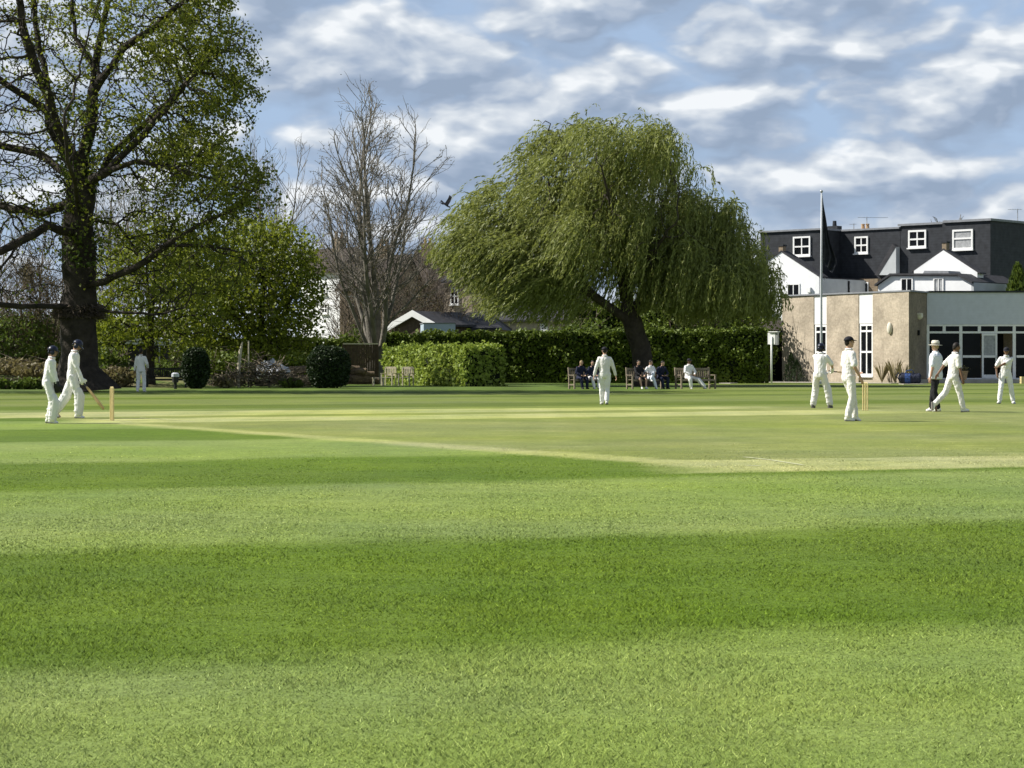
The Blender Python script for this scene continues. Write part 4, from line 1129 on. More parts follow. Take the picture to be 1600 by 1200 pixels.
q = fh.pt(ua(1219), oA - .25, za(1221, 394)); c = MB().box((q[0], q[1], q[2] + .05), (.36, .36, .75), math.atan2(av[1], av[0])).build('chimney', M['stock'], ha)
MB().box((q[0], q[1], q[2] + .48), (.46, .46, .12), math.atan2(av[1], av[0])).build('chimney_cap', M['slate'], c)
fh.window(ha, fh.t(1339, .8), fh.t(1357, .8), 2.2, fh.z(1348, 441, .8), .8, 2, (), .08, 'glass', False, proud=.05)
fh.box(MB(), fh.t(1334, .8), fh.t(1371, .8), .02, .79, 0, fh.z(1348, 436, .8)).build('rear_porch', M['stock'], ha)
# main stack with pots, standing on the ridge
q = Vector(fh.pt(fh.t(1352, -5.5), -5.5, zTa)); qd = 150 + 3
mb = MB().box((q.x, q.y, q.z + .2), (.8, .6, .5), math.atan2(av[1], av[0])); c = mb.build('chimney', M['stock'], ha)
for k in range(2):
    b = q + Vector((av[0], av[1], 0)) * (-.2 + .4 * k)
    MB().loft([[b + Vector((r_ * math.cos(a_ * .785), r_ * math.sin(a_ * .785), h_)) for a_ in range(8)] for h_, r_ in ((.45, .15), (.8, .12), (.82, .15), (.88, .14))]).build('chimney_pot', M['pot'], c)
aerial(ha, q + Vector((.1, -.1, .4)), 1.0, 2.3, 0.1); aerial(ha, q + Vector((-.75, .7, -.05)), 1.0, .5, 2.6)
q = Vector(fh.pt(fh.t(1304, -4.5), -4.5, zTa)); c = MB().box((q.x, q.y, q.z + .3), (.9, .6, .9), math.atan2(av[1], av[0])).build('chimney', M['slate'], ha)
MB().tube([q + Vector((0, 0, .7)), q + Vector((0, 0, 1.15))], [.17, .14], 8).build('chimney_pot', M['slate'], c)

# --- houses and sheds glimpsed between the trees
def far_house(name, pxl, pxr, pe, pr, d, depth, label, wall, roof, wins=(), chims=(), gable_front=False, ang=.42, cat='house', hip=0.0, barge=None):
    """front edge spans pxl..pxr; eaves row pe, ridge row pr"""
    O_ = (X(pxr, d), d); t = empty(name, (O_[0], O_[1], 0), 0, label, cat)
    f = Frame(O_, (-math.cos(ang), math.sin(ang)), O_); w_ = f.t(pxl); ze = f.z(pxr, pe); zr = f.z((pxl + pxr) / 2, pr, -depth / 2 if not gable_front else 0)
    wallm = MB()
    if gable_front:
        f.prism(wallm, [(0, 0), (0, ze), (w_ / 2, zr), (w_, ze), (w_, 0)], -depth, 0); wallm.build('wall', M[wall], t)
        m = MB(); s_ = (zr - ze) / (w_ / 2)
        for p, q in (((-.3, ze - .3 * s_), (w_ / 2, zr)), ((w_ / 2, zr), (w_ + .3, ze - .3 * s_))):
            f.prism(m, [(p[0], p[1] + .01), (q[0], q[1] + .01), (q[0], q[1] + .16), (p[0], p[1] + .16)], -depth - .2, .25)
        m.build('roof', M[roof], t)
        if barge:
            m = MB()
            for p, q in (((-.36, ze - .36 * s_), (w_ / 2, zr)), ((w_ / 2, zr), (w_ + .36, ze - .36 * s_))):
                f.prism(m, [(p[0], p[1] - .22), (q[0], q[1] - .22), (q[0], q[1] + .2), (p[0], p[1] + .2)], .255, .32)
            m.build('barge_board', M[barge], t)
    else:
        f.box(wallm, 0, w_, -depth, 0, 0, ze); f.prism(wallm, [(0, ze), (w_, ze), (w_, ze + .02), (0, ze + .02)], -depth, 0)
        for tt0, tt1 in ((.0, .22), (w_ - .22, w_)):
            if not hip: wallm.poly([f.pt(tt0, 0, ze), f.pt(tt0, -depth, ze), f.pt(tt0, -depth / 2, zr - .1)], np.array(f.pt(tt1, 0, 0)) - np.array(f.pt(tt0, 0, 0)))
        wallm.build('wall', M[wall], t)
        m = MB(); e = .3; h_ = hip
        A_ = [f.pt(-e, e, ze - .1), f.pt(w_ + e, e, ze - .1), f.pt(w_ + e - h_, -depth / 2, zr), f.pt(-e + h_, -depth / 2, zr), f.pt(-e, -depth - e, ze - .1), f.pt(w_ + e, -depth - e, ze - .1)]
        B_ = [(p[0], p[1], p[2] + .14) for p in A_]
        m.add(A_ + B_, [(6, 7, 8, 9), (9, 8, 11, 10), (0, 3, 2, 1), (3, 4, 5, 2), (0, 1, 7, 6), (5, 4, 10, 11), (1, 2, 8, 7), (2, 5, 11, 8), (0, 6, 9, 3), (3, 9, 10, 4)])
        if h_: m.add(A_, [(1, 5, 2), (0, 3, 4)])
        m.build('roof', M[roof], t)
    for (a, b, c_, e_) in wins:
        f.window(t, f.t(a), f.t(b), f.z(a, e_), f.z(a, c_), .002, 2, (.5,), .09, 'glass', True, proud=.08)
    for (px_, top) in chims:
        tt0 = f.t(px_, -depth / 2); q = Vector(f.pt(tt0, -depth / 2, zr)); zt_ = f.z(px_, top, -depth / 2)
        c_ = MB().box((q.x, q.y, (zt_ + q.z - .6) / 2), (.9, .6, zt_ - q.z + .6), -ang).build('chimney', M['stock'], t)
        for k in (-.2, .2): MB().tube([(q.x + k, q.y, zt_), (q.x + k, q.y, zt_ + .45)], [.13, .11], 7).build('chimney_pot', M['pot'], c_)
    return t
far_house('white_house', 470, 531, 424, 392, 160, 3, 'white rendered house showing between the green tree and the bare tree', 'render', 'brown_tile', [(500, 511, 444, 460), (478, 488, 444, 460), (503, 513, 474, 490)], [(530, 372)], ang=.8)
far_house('brown_roofed_house', 532, 612, 452, 402, 156.5, 5, 'brown roofed buff house behind the stem of the tall bare tree', 'stock', 'brown_tile', [(545, 554, 462, 478)], [(600, 384)])
far_house('brown_roofed_house', 620, 692, 474, 394, 180, 8, 'dark roofed brick house behind the brown leafless tree', 'stock', 'brown_tile', [(640, 650, 484, 496)], [(668, 380)])
far_house('pale_house', 694, 738, 440, 418, 166, 7, 'pale brick house with a white window at the left edge of the willow', 'tan', 'slate_roof', [(704, 717, 450, 476)], [])
far_house('garage', 617, 680, 507, 489.5, 141, 5, 'dark garage with white barge boards on its gable behind the hedge', 'fence', 'slate_roof', [], [], True, .6, 'garage', barge='white')
far_house('dark_roofed_shed', 702, 778, 513, 491, 144, 5, 'low shed with a black hipped roof behind the hedge left of the willow', 'tan', 'slate_roof', [], [], False, .12, 'shed', hip=1.2)
far_house('slate_roofed_house', 770, 888, 500, 462, 158, 8, 'slate roofed buff house half hidden by the left skirts of the willow', 'tan', 'slate_roof', [(845, 856, 506, 516)], [(812, 450)])
far_house('brick_house', 1040, 1190, 476, 436, 172, 8, 'dark brick house nearly hidden behind the right half of the willow', 'stock', 'brown_tile', [(1160, 1170, 480, 492)], [])
# pale box van seen over the hedge
vt = empty('box_van', (X(684, 139), 139, 0), R(6), 'pale blue box van parked behind the hedge in front of the garage', 'van')
zv = Z(506, 139); ww_ = (708 - 659) / F * 139
MB().box((0, 0, (zv + .6) / 2), (ww_, 3.2, zv - .6)).build('body', M['van'], vt)
MB().box((ww_ / 2 + .55, 0, 1.15), (1.1, 1.9, 1.3)).build('cab', M['van'], vt)
MB().box((0, 0, zv + .02), (ww_ + .1, 3.3, .05)).build('roof', M['lead'], vt)
for sx in (-1.1, 1.2):
    for sy in (-1.45, 1.45): MB().tube([(sx, sy - .12, .36), (sx, sy + .12, .36)], .36, 14).build('wheel', M['black_paint'], vt)

# wooden fence and little arch by the compost heap
fe = empty('wooden_fence', (X(575, 122), 122, 0), 0, 'brown close boarded fence panel left of the bright hedge', 'fence')
fl = X(538, 122) - X(575, 122); fr_ = X(589, 122) - X(575, 122)
mb = MB(); n = 14
for k in range(n): mb.box((fl + (fr_ - fl) * (k + .5) / n, .01 * (k % 2), 1.2), ((fr_ - fl) / n - .01, .025, 2.05))
mb.build('board_panel', M['fence'], fe)
mb = MB(); mb.box(((fl + fr_) / 2, -.03, 2.27), (fr_ - fl + .16, .1, .07)); mb.build('capping', M['bench_pale'], fe)
for x_ in (fl - .05, fr_ + .05): MB().box((x_, -.02, 1.15), (.1, .1, 2.3)).build('post', M['fence'], fe)
MB().box(((fl + fr_) / 2, -.05, .12), (fr_ - fl, .06, .24)).build('gravel_board', M['log'], fe)
ar = empty('garden_arch', (X(525, 119), 119, 0), 0, 'round topped wooden compost bin showing above the broad clipped bush', 'bin')
mb = MB(); r_ = .62
mb.loft([[(r_ * s * math.cos(a), yy, 1.45 + .62 * s * math.sin(a)) for a in np.linspace(0, math.pi, 12)] + [(r_ * s * .0, yy, 1.45)] for yy, s in ((-.5, 1), (.5, 1))])
mb.build('lid', M['bench_dark'], ar)
MB().box((0, 0, .72), (1.2, .96, 1.44)).build('bin_body', M['fence'], ar)
MB().loft([[(.42 * math.cos(a), yy, 1.5 + .4 * math.sin(a)) for a in np.linspace(0, math.pi, 10)] for yy in (-.53, -.505)]).build('end_panel', M['tan'], ar)
# little summer house / car shelter behind the man in white
sh = empty('garden_shed', (X(232, 116), 116, 0), 0, 'dark garden shed with a pale sheet roof behind the man standing by the bench', 'shed')
MB().box((0, 0, 1.05), (1.9, 1.6, 2.1)).build('wall', M['bench_dark'], sh)
mb = MB(); mb.poly([(-1.1, -.95, 2.2), (1.15, -.95, 2.12), (1.15, -.95, 2.42), (.4, -.95, 2.6), (-.7, -.95, 2.62)], (0, 1.9, 0)); mb.build('roof', M['sack'], sh)
MB().box((.72, -.83, 1.5), (.07, .05, 1.1)).build('door_frame', M['sack'], sh)
# ------------------------------------------------------------------ people
def ik(a, b, l1, l2, hint):
    """elbow / knee between a and b"""
    a = Vector(a); b = Vector(b); v = b - a; L = min(v.length, (l1 + l2) * .998); t = v.normalized(); b = a + t * L
    x = (l1 * l1 - l2 * l2 + L * L) / (2 * L); h = math.sqrt(max(0, l1 * l1 - x * x))
    hv = Vector(hint); hv = hv - t * hv.dot(t)
    return a + t * x + hv.normalized() * h, b

def basis(z, y):
    z = Vector(z).normalized(); y = Vector(y); y = (y - z * y.dot(z)).normalized(); x = y.cross(z)
    return Matrix((x, y, z)).transposed()

def ering(c, x, y, rx, ry, n=16):
    return [c + x * rx * math.cos(2 * math.pi * j / n) + y * ry * math.sin(2 * math.pi * j / n) for j in range(n)]

PID = [0]
def person(xy, yaw, h, label, pel=(0, 0, .962), lean=(0, 0), twist=0, wr=None, el=None, an=None, kn=None, foot=None, head=(0, 0), curl=.5,
           shirt='cloth_white', sleeve='long', trous='cloth_white', shorts=False, shoes='pad', headgear=None, hgmat='cap', hair='hair_dark', skin='skin',
           pads=False, gloves=None, grille=False, group=None, z=0.0, untuck=False, collar=True, loose=1.0, hairlong=False):
    PID[0] += 1; sd = PID[0]
    root = empty('person', (xy[0], xy[1], z), R(yaw), label, 'person', group); k = h / 1.8; root.scale = (k, k, k)
    Vv = Vector
    pel = Vv(pel); up = Vv((math.sin(lean[0]), math.sin(lean[1]), 1)); up.normalize()
    rt = Vv((math.cos(twist), math.sin(twist), 0)); rt = (rt - up * rt.dot(up)).normalized(); fw = up.cross(rt)
    prt = Vv((math.cos(twist * .3), math.sin(twist * .3), 0)); pfw = Vv((-prt.y, prt.x, 0))
    neck = pel + up * .55; chest = pel + up * .38; waist = pel + up * .16
    sh = {'R': pel + up * .49 + rt * .185, 'L': pel + up * .49 - rt * .185}
    sh = {s: p_ - up * .03 - rt * (.02 if s == 'R' else -.02) for s, p_ in sh.items()}
    hip = {'R': pel + prt * .092 - Vv((0, 0, .03)), 'L': pel - prt * .092 - Vv((0, 0, .03))}
    wr = wr or {}; el = el or {}; an = an or {}; kn = kn or {}; foot = foot or {}
    W, E_, A_, K_ = {}, {}, {}, {}
    for s, q in (('R', 1), ('L', -1)):
        w_ = wr.get(s, sh[s] + Vv((q * .08, .03, -.53)))
        E_[s], W[s] = ik(sh[s], w_, .29, .265, el.get(s, (q * .5, -1, -.2)))
        a_ = an.get(s, (q * .1, 0, .085))
        K_[s], A_[s] = ik(hip[s], a_, .435, .425, kn.get(s, (q * .15, 1, 0)))
    hd = up * .6 + Vv((0, 0, .4)); 
    hy = R(head[0]); hp = R(head[1])
    hf = (rt * math.sin(hy) + fw * math.cos(hy)); hf = (hf * math.cos(hp) + Vv((0, 0, math.sin(hp)))).normalized()
    hu = (Vv((0, 0, 1)) * math.cos(hp) - (rt * math.sin(hy) + fw * math.cos(hy)) * math.sin(hp)).normalized()
    HM = basis(hu, hf)
    hc = neck + hd.normalized() * .075 + hu * .085 + hf * .02
    H = lambda x, y, z_: hc + HM @ Vv((x, y, z_))
    # ---- body: one surface
    b = MB()
    b.ell(hc, (.073, .092, .112), HM, 14, 10); b.ell(H(0, .028, -.055), (.056, .062, .062), HM, 12, 8)          # skull, jaw
    b.ell(H(0, .052, -.1), (.028, .03, .024), HM)                                                                 # chin
    b.ell(H(0, .098, -.018), (.012, .02, .024), HM); b.ell(H(0, .088, .012), (.045, .014, .012), HM)               # nose, brow
    for q in (-1, 1): b.ell(H(q * .074, -.008, -.012), (.012, .02, .032), HM)                                      # ears
    b.cone(neck - up * .05, hc - hu * .05 - hf * .01, .056, .052)
    rings = []
    for f, rx, ry in ((-.06, .1, .08), (0, .15, .105), (.16, .135, .095), (.3, .16, .105), (.42, .17, .105), (.5, .14, .085), (.55, .07, .06)):
        rings.append(ering(pel + up * f, rt, fw, rx, ry))
    b.loft(rings)
    for s, q in (('R', 1), ('L', -1)):
        b.cone(sh[s], E_[s], .046, .04); b.cone(E_[s], W[s], .041, .027)
        b.cone(hip[s], K_[s], .083, .056); b.cone(K_[s] + (A_[s] - K_[s]) * .25, A_[s], .058, .036); b.cone(K_[s], K_[s] + (A_[s] - K_[s]) * .25, .055, .058)
        fd = foot.get(s); fd = Vv(fd) if fd else Vv((q * .12, 1, -.12)); fd.normalize()
        foot[s] = fd
        b.cone(A_[s] - Vv((0, 0, .03)), A_[s] + fd * .13 - Vv((0, 0, .045)), .037, .027)
        # hand
        dr = (W[s] - E_[s]).normalized(); dr = (dr + Vv((0, 0, -.15))).normalized()
        sp_ = fw - dr * fw.dot(dr)
        if sp_.length < .2: sp_ = up - dr * up.dot(dr)
        sp_.normalize(); md = dr.cross(sp_); 
        if md.dot(rt) * q > 0: md = -md                    # palms face inward
        HB = Matrix((sp_, md, dr)).transposed()
        b.ell(W[s] + dr * .05, (.04, .018, .058), HB, 10, 8)
        for i in range(4):
            p0 = W[s] + dr * .085 + sp_ * (-.028 + .0185 * i); ln = (.034, .042, .045, .04)[i]; ang = 0.0; pl = [p0]
            for j, sg in enumerate((1, .75, .6)):
                ang += curl * (.9 if j else .6); v = dr * math.cos(ang) + md * math.sin(ang); pl.append(pl[-1] + v * ln * sg)
            b.tube(pl, [.0095, .009, .0085, .007], 7)
        p0 = W[s] + dr * .03 + sp_ * .032; v = (sp_ * .8 + dr * .7 + md * .25).normalized(); v2 = (dr + md * .5 + sp_ * .2).normalized()
        b.tube([p0 - v * .015, p0 + v * .035, p0 + v * .035 + v2 * .03], [.013, .0105, .008], 7)
        if gloves:
            gm = MB(); gm.ell(W[s] + dr * .05, (.062, .04, .075), HB, 10, 8); gm.cone(W[s] - dr * .07, W[s] + dr * .02, .05, .045)
            for i in range(4):
                p0 = W[s] + dr * .085 + sp_ * (-.04 + .027 * i); ang = 0; pl = [p0]
                for j in range(3):
                    ang += curl * (.9 if j else .6); pl.append(pl[-1] + (dr * math.cos(ang) + md * math.sin(ang)) * .036)
                gm.tube(pl, [.02, .0195, .019, .016], 7)
            p0 = W[s] + dr * .03 + sp_ * .045; gm.tube([p0 - v * .01, p0 + v * .05, p0 + v * .05 + v2 * .04], [.024, .021, .017], 7)
            gm.remesh('glove', M[gloves], .012, root)
    b.remesh('body', M[skin], .0095, root, sm=2)
    # ---- face
    for q in (-1, 1): MB().ell(H(q * .031, .083, -.002), (.011, .008, .007), HM, 8, 6).build('eye', M['eye'], root)
    MB().ell(H(0, .085, -.066), (.022, .007, .006), HM, 8, 6).build('mouth', M['lips'], root)
    # ---- hair and headgear
    hm = MB(); hm.ell(H(0, -.014, .022 if not headgear else .0), (.082, .094, .102) if not headgear else (.08, .094, .085), HM, 14, 10)
    if hairlong: hm.ell(H(0, -.05, -.06), (.07, .05, .09), HM)
    else: hm.ell(H(0, -.055, -.035), (.06, .045, .05), HM)
    ho = hm.remesh('hair', M[hair], .014, root)
    for v in ho.data.vertices:                      # keep the face clear
        l = HM.transposed() @ (v.co - hc)
        if l.y > .03 and l.z < .055: v.co = v.co - hf * (l.y - .03) * 1.2
    if headgear in ('cap', 'helmet'):
        m = MB(); gl = headgear == 'helmet'; g_ = .018 if gl else .008
        rr = []
        for j in range(7):
            a = j / 6 * math.pi / 2; zz_ = (.03 if not gl else .012) + (.092 + g_ + (.006 if gl else -.006)) * math.sin(a); s_ = math.cos(a) if j < 6 else .05
            rr.append(ering(H(0, -.008, zz_), HM.col[0], HM.col[1], (.086 + g_) * max(s_, .05), (.103 + g_) * max(s_, .05), 16))
        m.loft(rr)
        if gl:
            for q in (-1, 1): m.ell(H(q * .09, -.005, -.035), (.018, .05, .06), HM)
            m.ell(H(0, -.095, -.03), (.075, .02, .05), HM)
        hg = m.build(headgear, M[hgmat], root, True)
        pk = MB(); n = 9; top = []; bot = []
        for j in range(n):
            a = math.pi * (.14 + .72 * j / (n - 1)); e = .07 if not gl else .055
            pi_ = (math.cos(a) * (.086 + g_), math.sin(a) * (.1 + g_) - .01); po = (math.cos(a) * (.084 + g_), math.sin(a) * (.1 + g_ + e) - .01)
            top.append((pi_, po))
        zc = .035 if not gl else .02
        vs = []
        for (pi_, po) in top: vs += [H(pi_[0], pi_[1], zc + .006), H(po[0], po[1], zc - .012), H(po[0], po[1], zc - .02), H(pi_[0], pi_[1], zc - .004)]
        fs = []
        for j in range(n - 1):
            for e in range(4): fs.append((j * 4 + e, j * 4 + (e + 1) % 4, (j + 1) * 4 + (e + 1) % 4, (j + 1) * 4 + e))
        pk.add(vs, fs + [(0, 1, 2, 3), tuple(4 * (n - 1) + e for e in (3, 2, 1, 0))]); pk.build('peak', M[hgmat], hg)
        if grille:
            gm = MB()
            for zz_ in (-.02, -.05, -.08, -.11):
                gm.tube([H(math.cos(a) * .095, math.sin(a) * .135 - .0, zz_) for a in np.linspace(.25, math.pi - .25, 9)], .0045, 5)
            for a in (1.1, 2.04): gm.tube([H(math.cos(a) * .095, math.sin(a) * .135, zz_) for zz_ in (.02, -.115)], .0045, 5)
            gm.build('grille', M['black_paint'], hg)
    elif headgear == 'hat':
        m = MB(); m.loft([ering(H(0, -.008, z_), HM.col[0], HM.col[1], a, c) for z_, a, c in ((.03, .096, .112), (.08, .094, .11), (.125, .085, .1), (.14, .06, .07))])
        hg = m.build('hat', M[hgmat], root, True)
        MB().loft([ering(H(0, -.008, z_), HM.col[0], HM.col[1], a, c, 20) for z_, a, c in ((.03, .09, .1), (.022, .165, .18), (.014, .165, .18), (.022, .09, .1))]).build('brim', M[hgmat], hg, True)
        MB().loft([ering(H(0, -.008, z_), HM.col[0], HM.col[1], a, c, 20) for z_, a, c in ((.036, .0985, .1145), (.056, .0975, .1135))]).build('hat_band', M['cap'], hg, True)
    # ---- shirt
    q_ = {'R': 1, 'L': -1}
    m = MB(); lo = -.16 if untuck else -.03; rings = []
    spec = ((lo, .178, .135), (0.02, .172, .13), (.14, .165, .122), (.28, .182, .128), (.4, .19, .124), (.465, .188, .112), (.505, .145, .092), (.53, .09, .078), (.55, .07, .067))
    for f, rx, ry in spec: rings.append(ering(pel + up * f if f > 0 else pel + Vv((0, 0, f)) + up * .02, rt, fw, rx * loose, ry * loose))
    m.loft(rings)
    for s in 'RL':
        m.cone(sh[s], sh[s].lerp(E_[s], .55), .066, .067)
        if sleeve == 'long':
            m.cone(sh[s].lerp(E_[s], .5), E_[s], .066, .056); m.cone(E_[s], E_[s].lerp(W[s], .93), .057, .042)
        else: m.cone(sh[s].lerp(E_[s], .5), sh[s].lerp(E_[s], .85), .066, .066)
    so_ = m.remesh('shirt', M[shirt], .017, root, .011, sd, 2)
    if collar:
        cm_ = MB()
        cm_.loft([ering(neck + up * a + fw * .005, rt, fw, r1, r1 * 1.02) for a, r1 in ((-.03, .078), (.022, .07), (.03, .074), (-.01, .088))])
        cm_.build('collar', M[shirt], so_, True)
    # ---- trousers
    m = MB()
    m.loft([ering(pel + up * .05, prt, pfw, .158, .12), ering(pel, prt, pfw, .168, .132), ering(pel - Vv((0, 0, .1)), prt, pfw, .165, .125), ering(pel - Vv((0, 0, .15)), prt, pfw, .1, .09)])
    for s in 'RL':
        m.cone(hip[s], hip[s].lerp(K_[s], .5), .103, .094)
        if shorts: m.cone(hip[s].lerp(K_[s], .5), hip[s].lerp(K_[s], .85), .094, .092)
        else:
            m.cone(hip[s].lerp(K_[s], .5), K_[s], .094, .08); m.cone(K_[s], K_[s].lerp(A_[s], .45), .08, .077); m.cone(K_[s].lerp(A_[s], .45), K_[s].lerp(A_[s], .93), .077, .07)
    m.remesh('trousers', M[trous], .017, root, .012, sd + 40, 2)
    # ---- shoes
    for s in 'RL':
        fd = foot[s]; a = A_[s]; BM = basis(Vv((0, 0, 1)) - fd * fd.z, fd) if abs(fd.z) < .9 else basis(Vv((0, 1, 0)), fd)
        Sx = lambda x, y, z_: a + BM @ Vv((x, y, z_))
        m = MB(); m.ell(Sx(0, -.01, -.03), (.046, .066, .055), BM); m.ell(Sx(0, .085, -.045), (.049, .085, .038), BM); m.cone(Sx(0, 0, .01), Sx(0, .07, -.03), .042, .038)
        sh_ = m.remesh('shoe', M[shoes], .012, root)
        MB().loft([[Sx(x_ * w_, y_, z_) for x_, y_, w_ in ((-1, -.06, .03), (1, -.06, .03), (1, .02, .043), (1, .09, .05), (.5, .165, .05), (-.5, .165, .05), (-1, .09, .05), (-1, .02, .043))] for z_ in (-.085, -.066)]).build('sole', M['sole'], sh_)
    # ---- pads
    if pads:
        for s in 'RL':
            ax = (A_[s] - K_[s]).normalized(); fk = foot[s] - ax * foot[s].dot(ax); fk.normalize(); sx = ax.cross(fk)
            m = MB(); rr = []
            for f, o_, wx, dp in ((-.32, .075, .06, .03), (-.27, .085, .085, .05), (-.1, .085, .095, .06), (.0, .09, .1, .075), (.3, .075, .092, .07), (.75, .06, .085, .065), (1.0, .05, .08, .05), (1.06, .07, .07, .03)):
                base = K_[s] + ax * f * .425 if f >= 0 else K_[s] + (K_[s] - hip[s]).normalized() * f * .6
                rr.append(ering(base + fk * o_ * .55, sx, fk, wx, dp + .03, 14))
            m.loft(rr); pd = m.build('pad', M['pad'], root, True)
            st = MB()
            for f in (.1, .45, .8): st.loft([ering(K_[s] + ax * (f * .425 + e), sx, fk, .084, .088, 14) for e in (-.015, .015)])
            st.build('strap', M['pad'], pd)
    return dict(root=root, W=W, E=E_, k=k, A=A_)

def worldp(p, v): 
    r = p['root']; return Matrix.Translation(r.location) @ r.rotation_euler.to_matrix().to_4x4() @ Matrix.Diagonal((*r.scale, 1)) @ Vector(v).to_4d()

def bat(at, direction, face, label):
    """cricket bat: grip at `at`, toe along direction"""
    B = basis(-Vector(direction), face)   # local z up the handle
    t = empty('cricket_bat', at, 0, label, 'cricket bat'); Q = lambda x, y, z_: B @ Vector((x, y, z_))
    rr = []
    for z_, w_, th in ((-.79, .085, .02), (-.785, .106, .03), (-.6, .108, .058), (-.45, .107, .05), (-.3, .103, .036), (-.2, .09, .03), (-.16, .045, .028), (-.14, .034, .028)):
        rr.append([Q(-w_ / 2, -th * .25, z_), Q(0, -th * .35, z_), Q(w_ / 2, -th * .25, z_), Q(w_ / 2, th * .15, z_), Q(0, th * .75, z_), Q(-w_ / 2, th * .15, z_)])
    MB().loft(rr).build('blade', M['willow_wood'], t)
    MB().tube([Q(0, 0, -.18), Q(0, 0, .1), Q(0, 0, .12)], [.017, .0165, .019], 10).build('handle', M['grip'], t)

def at(px, py): return G(px, py)
# wicket keeper
p = person(at(77, 661.5), -82, 1.62, 'person wearing wicket keeping gloves, pads and a dark helmet at the left edge, looking right', pel=(0, -.03, .955), lean=(.0, .15), wr={'R': (.13, .17, .84), 'L': (-.15, .2, .82)}, el={'R': (1, -.6, 0), 'L': (-1, -.6, 0)},
       an={'R': (.12, .06, .085), 'L': (-.13, -.03, .085)}, head=(0, -6), headgear='helmet', hgmat='helmet', grille=True, pads=True, gloves='glove_black', curl=.35, sleeve='long')
# striker walking with the bat
p = person(at(115, 653.5), -84, 1.80, 'person carrying a cricket bat while walking in front of the oak trunk, navy helmet bowed', pel=(0, -.02, .955), lean=(0, .08), wr={'R': (.2, .2, .86), 'L': (-.2, .02, .84)}, el={'R': (.6, -1, 0), 'L': (-.5, -1, 0)},
       an={'R': (.1, .1, .085), 'L': (-.1, -.42, .16)}, foot={'L': (-.05, .75, -.62)}, kn={'R': (.1, 1, 0), 'L': (-.1, 1, -.2)}, head=(5, -34), headgear='helmet', hgmat='helmet', grille=True, pads=True, gloves='pad', curl=.95, hair='hair_fair')
hw = worldp(p, p['W']['R'] + (p['W']['R'] - p['E']['R']).normalized() * .07)
bat(hw.to_3d(), Vector((.62, -.1, -.78)), Vector((-.6, -.6, -.5)), 'pale willow cricket bat held low by the helmeted batter at left')
# man standing near the dark bench
person(at(220, 612.5), -6, 1.83, 'person in shaded whites seen from behind beside the dark bench under the trees', an={'R': (.13, .05, .085), 'L': (-.13, -.03, .085)}, wr={'R': (.25, .16, 1.0), 'L': (-.28, .05, .88)}, shirt='cloth_white', head=(10, -5), headgear=None, skin='skin_dark')
# fielder walking away
person(at(945, 632), 4, 1.72, 'person in whites walking away toward the benches, arms held out from the sides', lean=(0, .05), wr={'R': (.36, .1, .88), 'L': (-.34, .02, .86)}, el={'R': (.8, -.8, 0), 'L': (-.8, -.8, 0)}, an={'R': (.05, -.1, .1), 'L': (-.07, .16, .085)},
       head=(0, -8), headgear='cap', hgmat='cap', shirt='cloth_cream', trous='cloth_white', curl=.4)
# non striker
p = person(at(1281, 637.5), -32, 1.80, 'person in navy helmet with a bat held level, left of the far stumps', pel=(0, 0, .95), lean=(.02, .06), wr={'R': (.2, .38, 1.04), 'L': (-.06, .42, 1.0)}, el={'R': (1, -.4, -.3), 'L': (-1, -.2, -.4)},
       an={'R': (.22, .16, .085), 'L': (-.2, -.02, .085)}, kn={'R': (.3, 1, 0), 'L': (-.3, 1, 0)}, head=(-12, -6), headgear='helmet', hgmat='helmet', sleeve='short', shirt='cloth_white', trous='cloth_cream', shoes='sole', gloves='pad', curl=.95, hairlong=True, pads=True)
hw = worldp(p, p['W']['R'] + (p['W']['R'] - p['E']['R']).normalized() * .07)
bat(hw.to_3d(), Vector((.86, .48, -.10)), Vector((.2, -.3, 1)), 'cricket bat held out level by the batter near the far stumps')
# fielder in the near middle
person(at(1326, 658), -68, 1.82, 'person in dark cap and short sleeves with one knee bent, nearest fielder on the right', pel=(0, .0, .96), lean=(.0, .0), wr={'R': (.26, .13, .92), 'L': (-.18, .26, 1.06)}, el={'R': (.5, -1, 0), 'L': (-.6, -1, -.3)},
       an={'R': (.1, -.08, .085), 'L': (-.06, .2, .10)}, foot={'L': (-.05, .9, -.35), 'R': (.2, 1, -.1)}, kn={'L': (-.1, 1, 0)}, head=(14, 4), headgear='cap', hgmat='cap', sleeve='short', shirt='cloth_cream', trous='cloth_cream', shoes='pad', hair='hair_dark')
# umpire
person(at(1462, 643), 62, 1.80, 'person in a wide cream sun hat, loose pale shirt and black trousers', lean=(0, .0), wr={'R': (.27, .12, .90), 'L': (-.26, .06, .86)}, an={'R': (.1, .14, .085), 'L': (-.11, -.1, .085)}, head=(18, 2), headgear='hat', hgmat='hat', shirt='cloth_sky', trous='cloth_black',
       untuck=True, loose=1.28, sleeve='short', shoes='pad', hair='hair_fair')
# bowler striding
person(at(1489, 644.5), -76, 1.78, 'person in whites striding to the right in front of the one in the sun hat', pel=(0, .0, .95), lean=(.0, .10), wr={'L': (-.26, -.34, .92), 'R': (.26, .14, .86)}, el={'L': (-.4, -1, 0), 'R': (.5, -1, 0)},
       an={'R': (.08, .24, .09), 'L': (-.1, -.45, .21)}, foot={'L': (0, .35, -.94), 'R': (.05, 1, .06)}, kn={'L': (0, 1, -.25)}, head=(0, -12), headgear=None, sleeve='short', shirt='cloth_cream', trous='cloth_cream', skin='skin_dark')
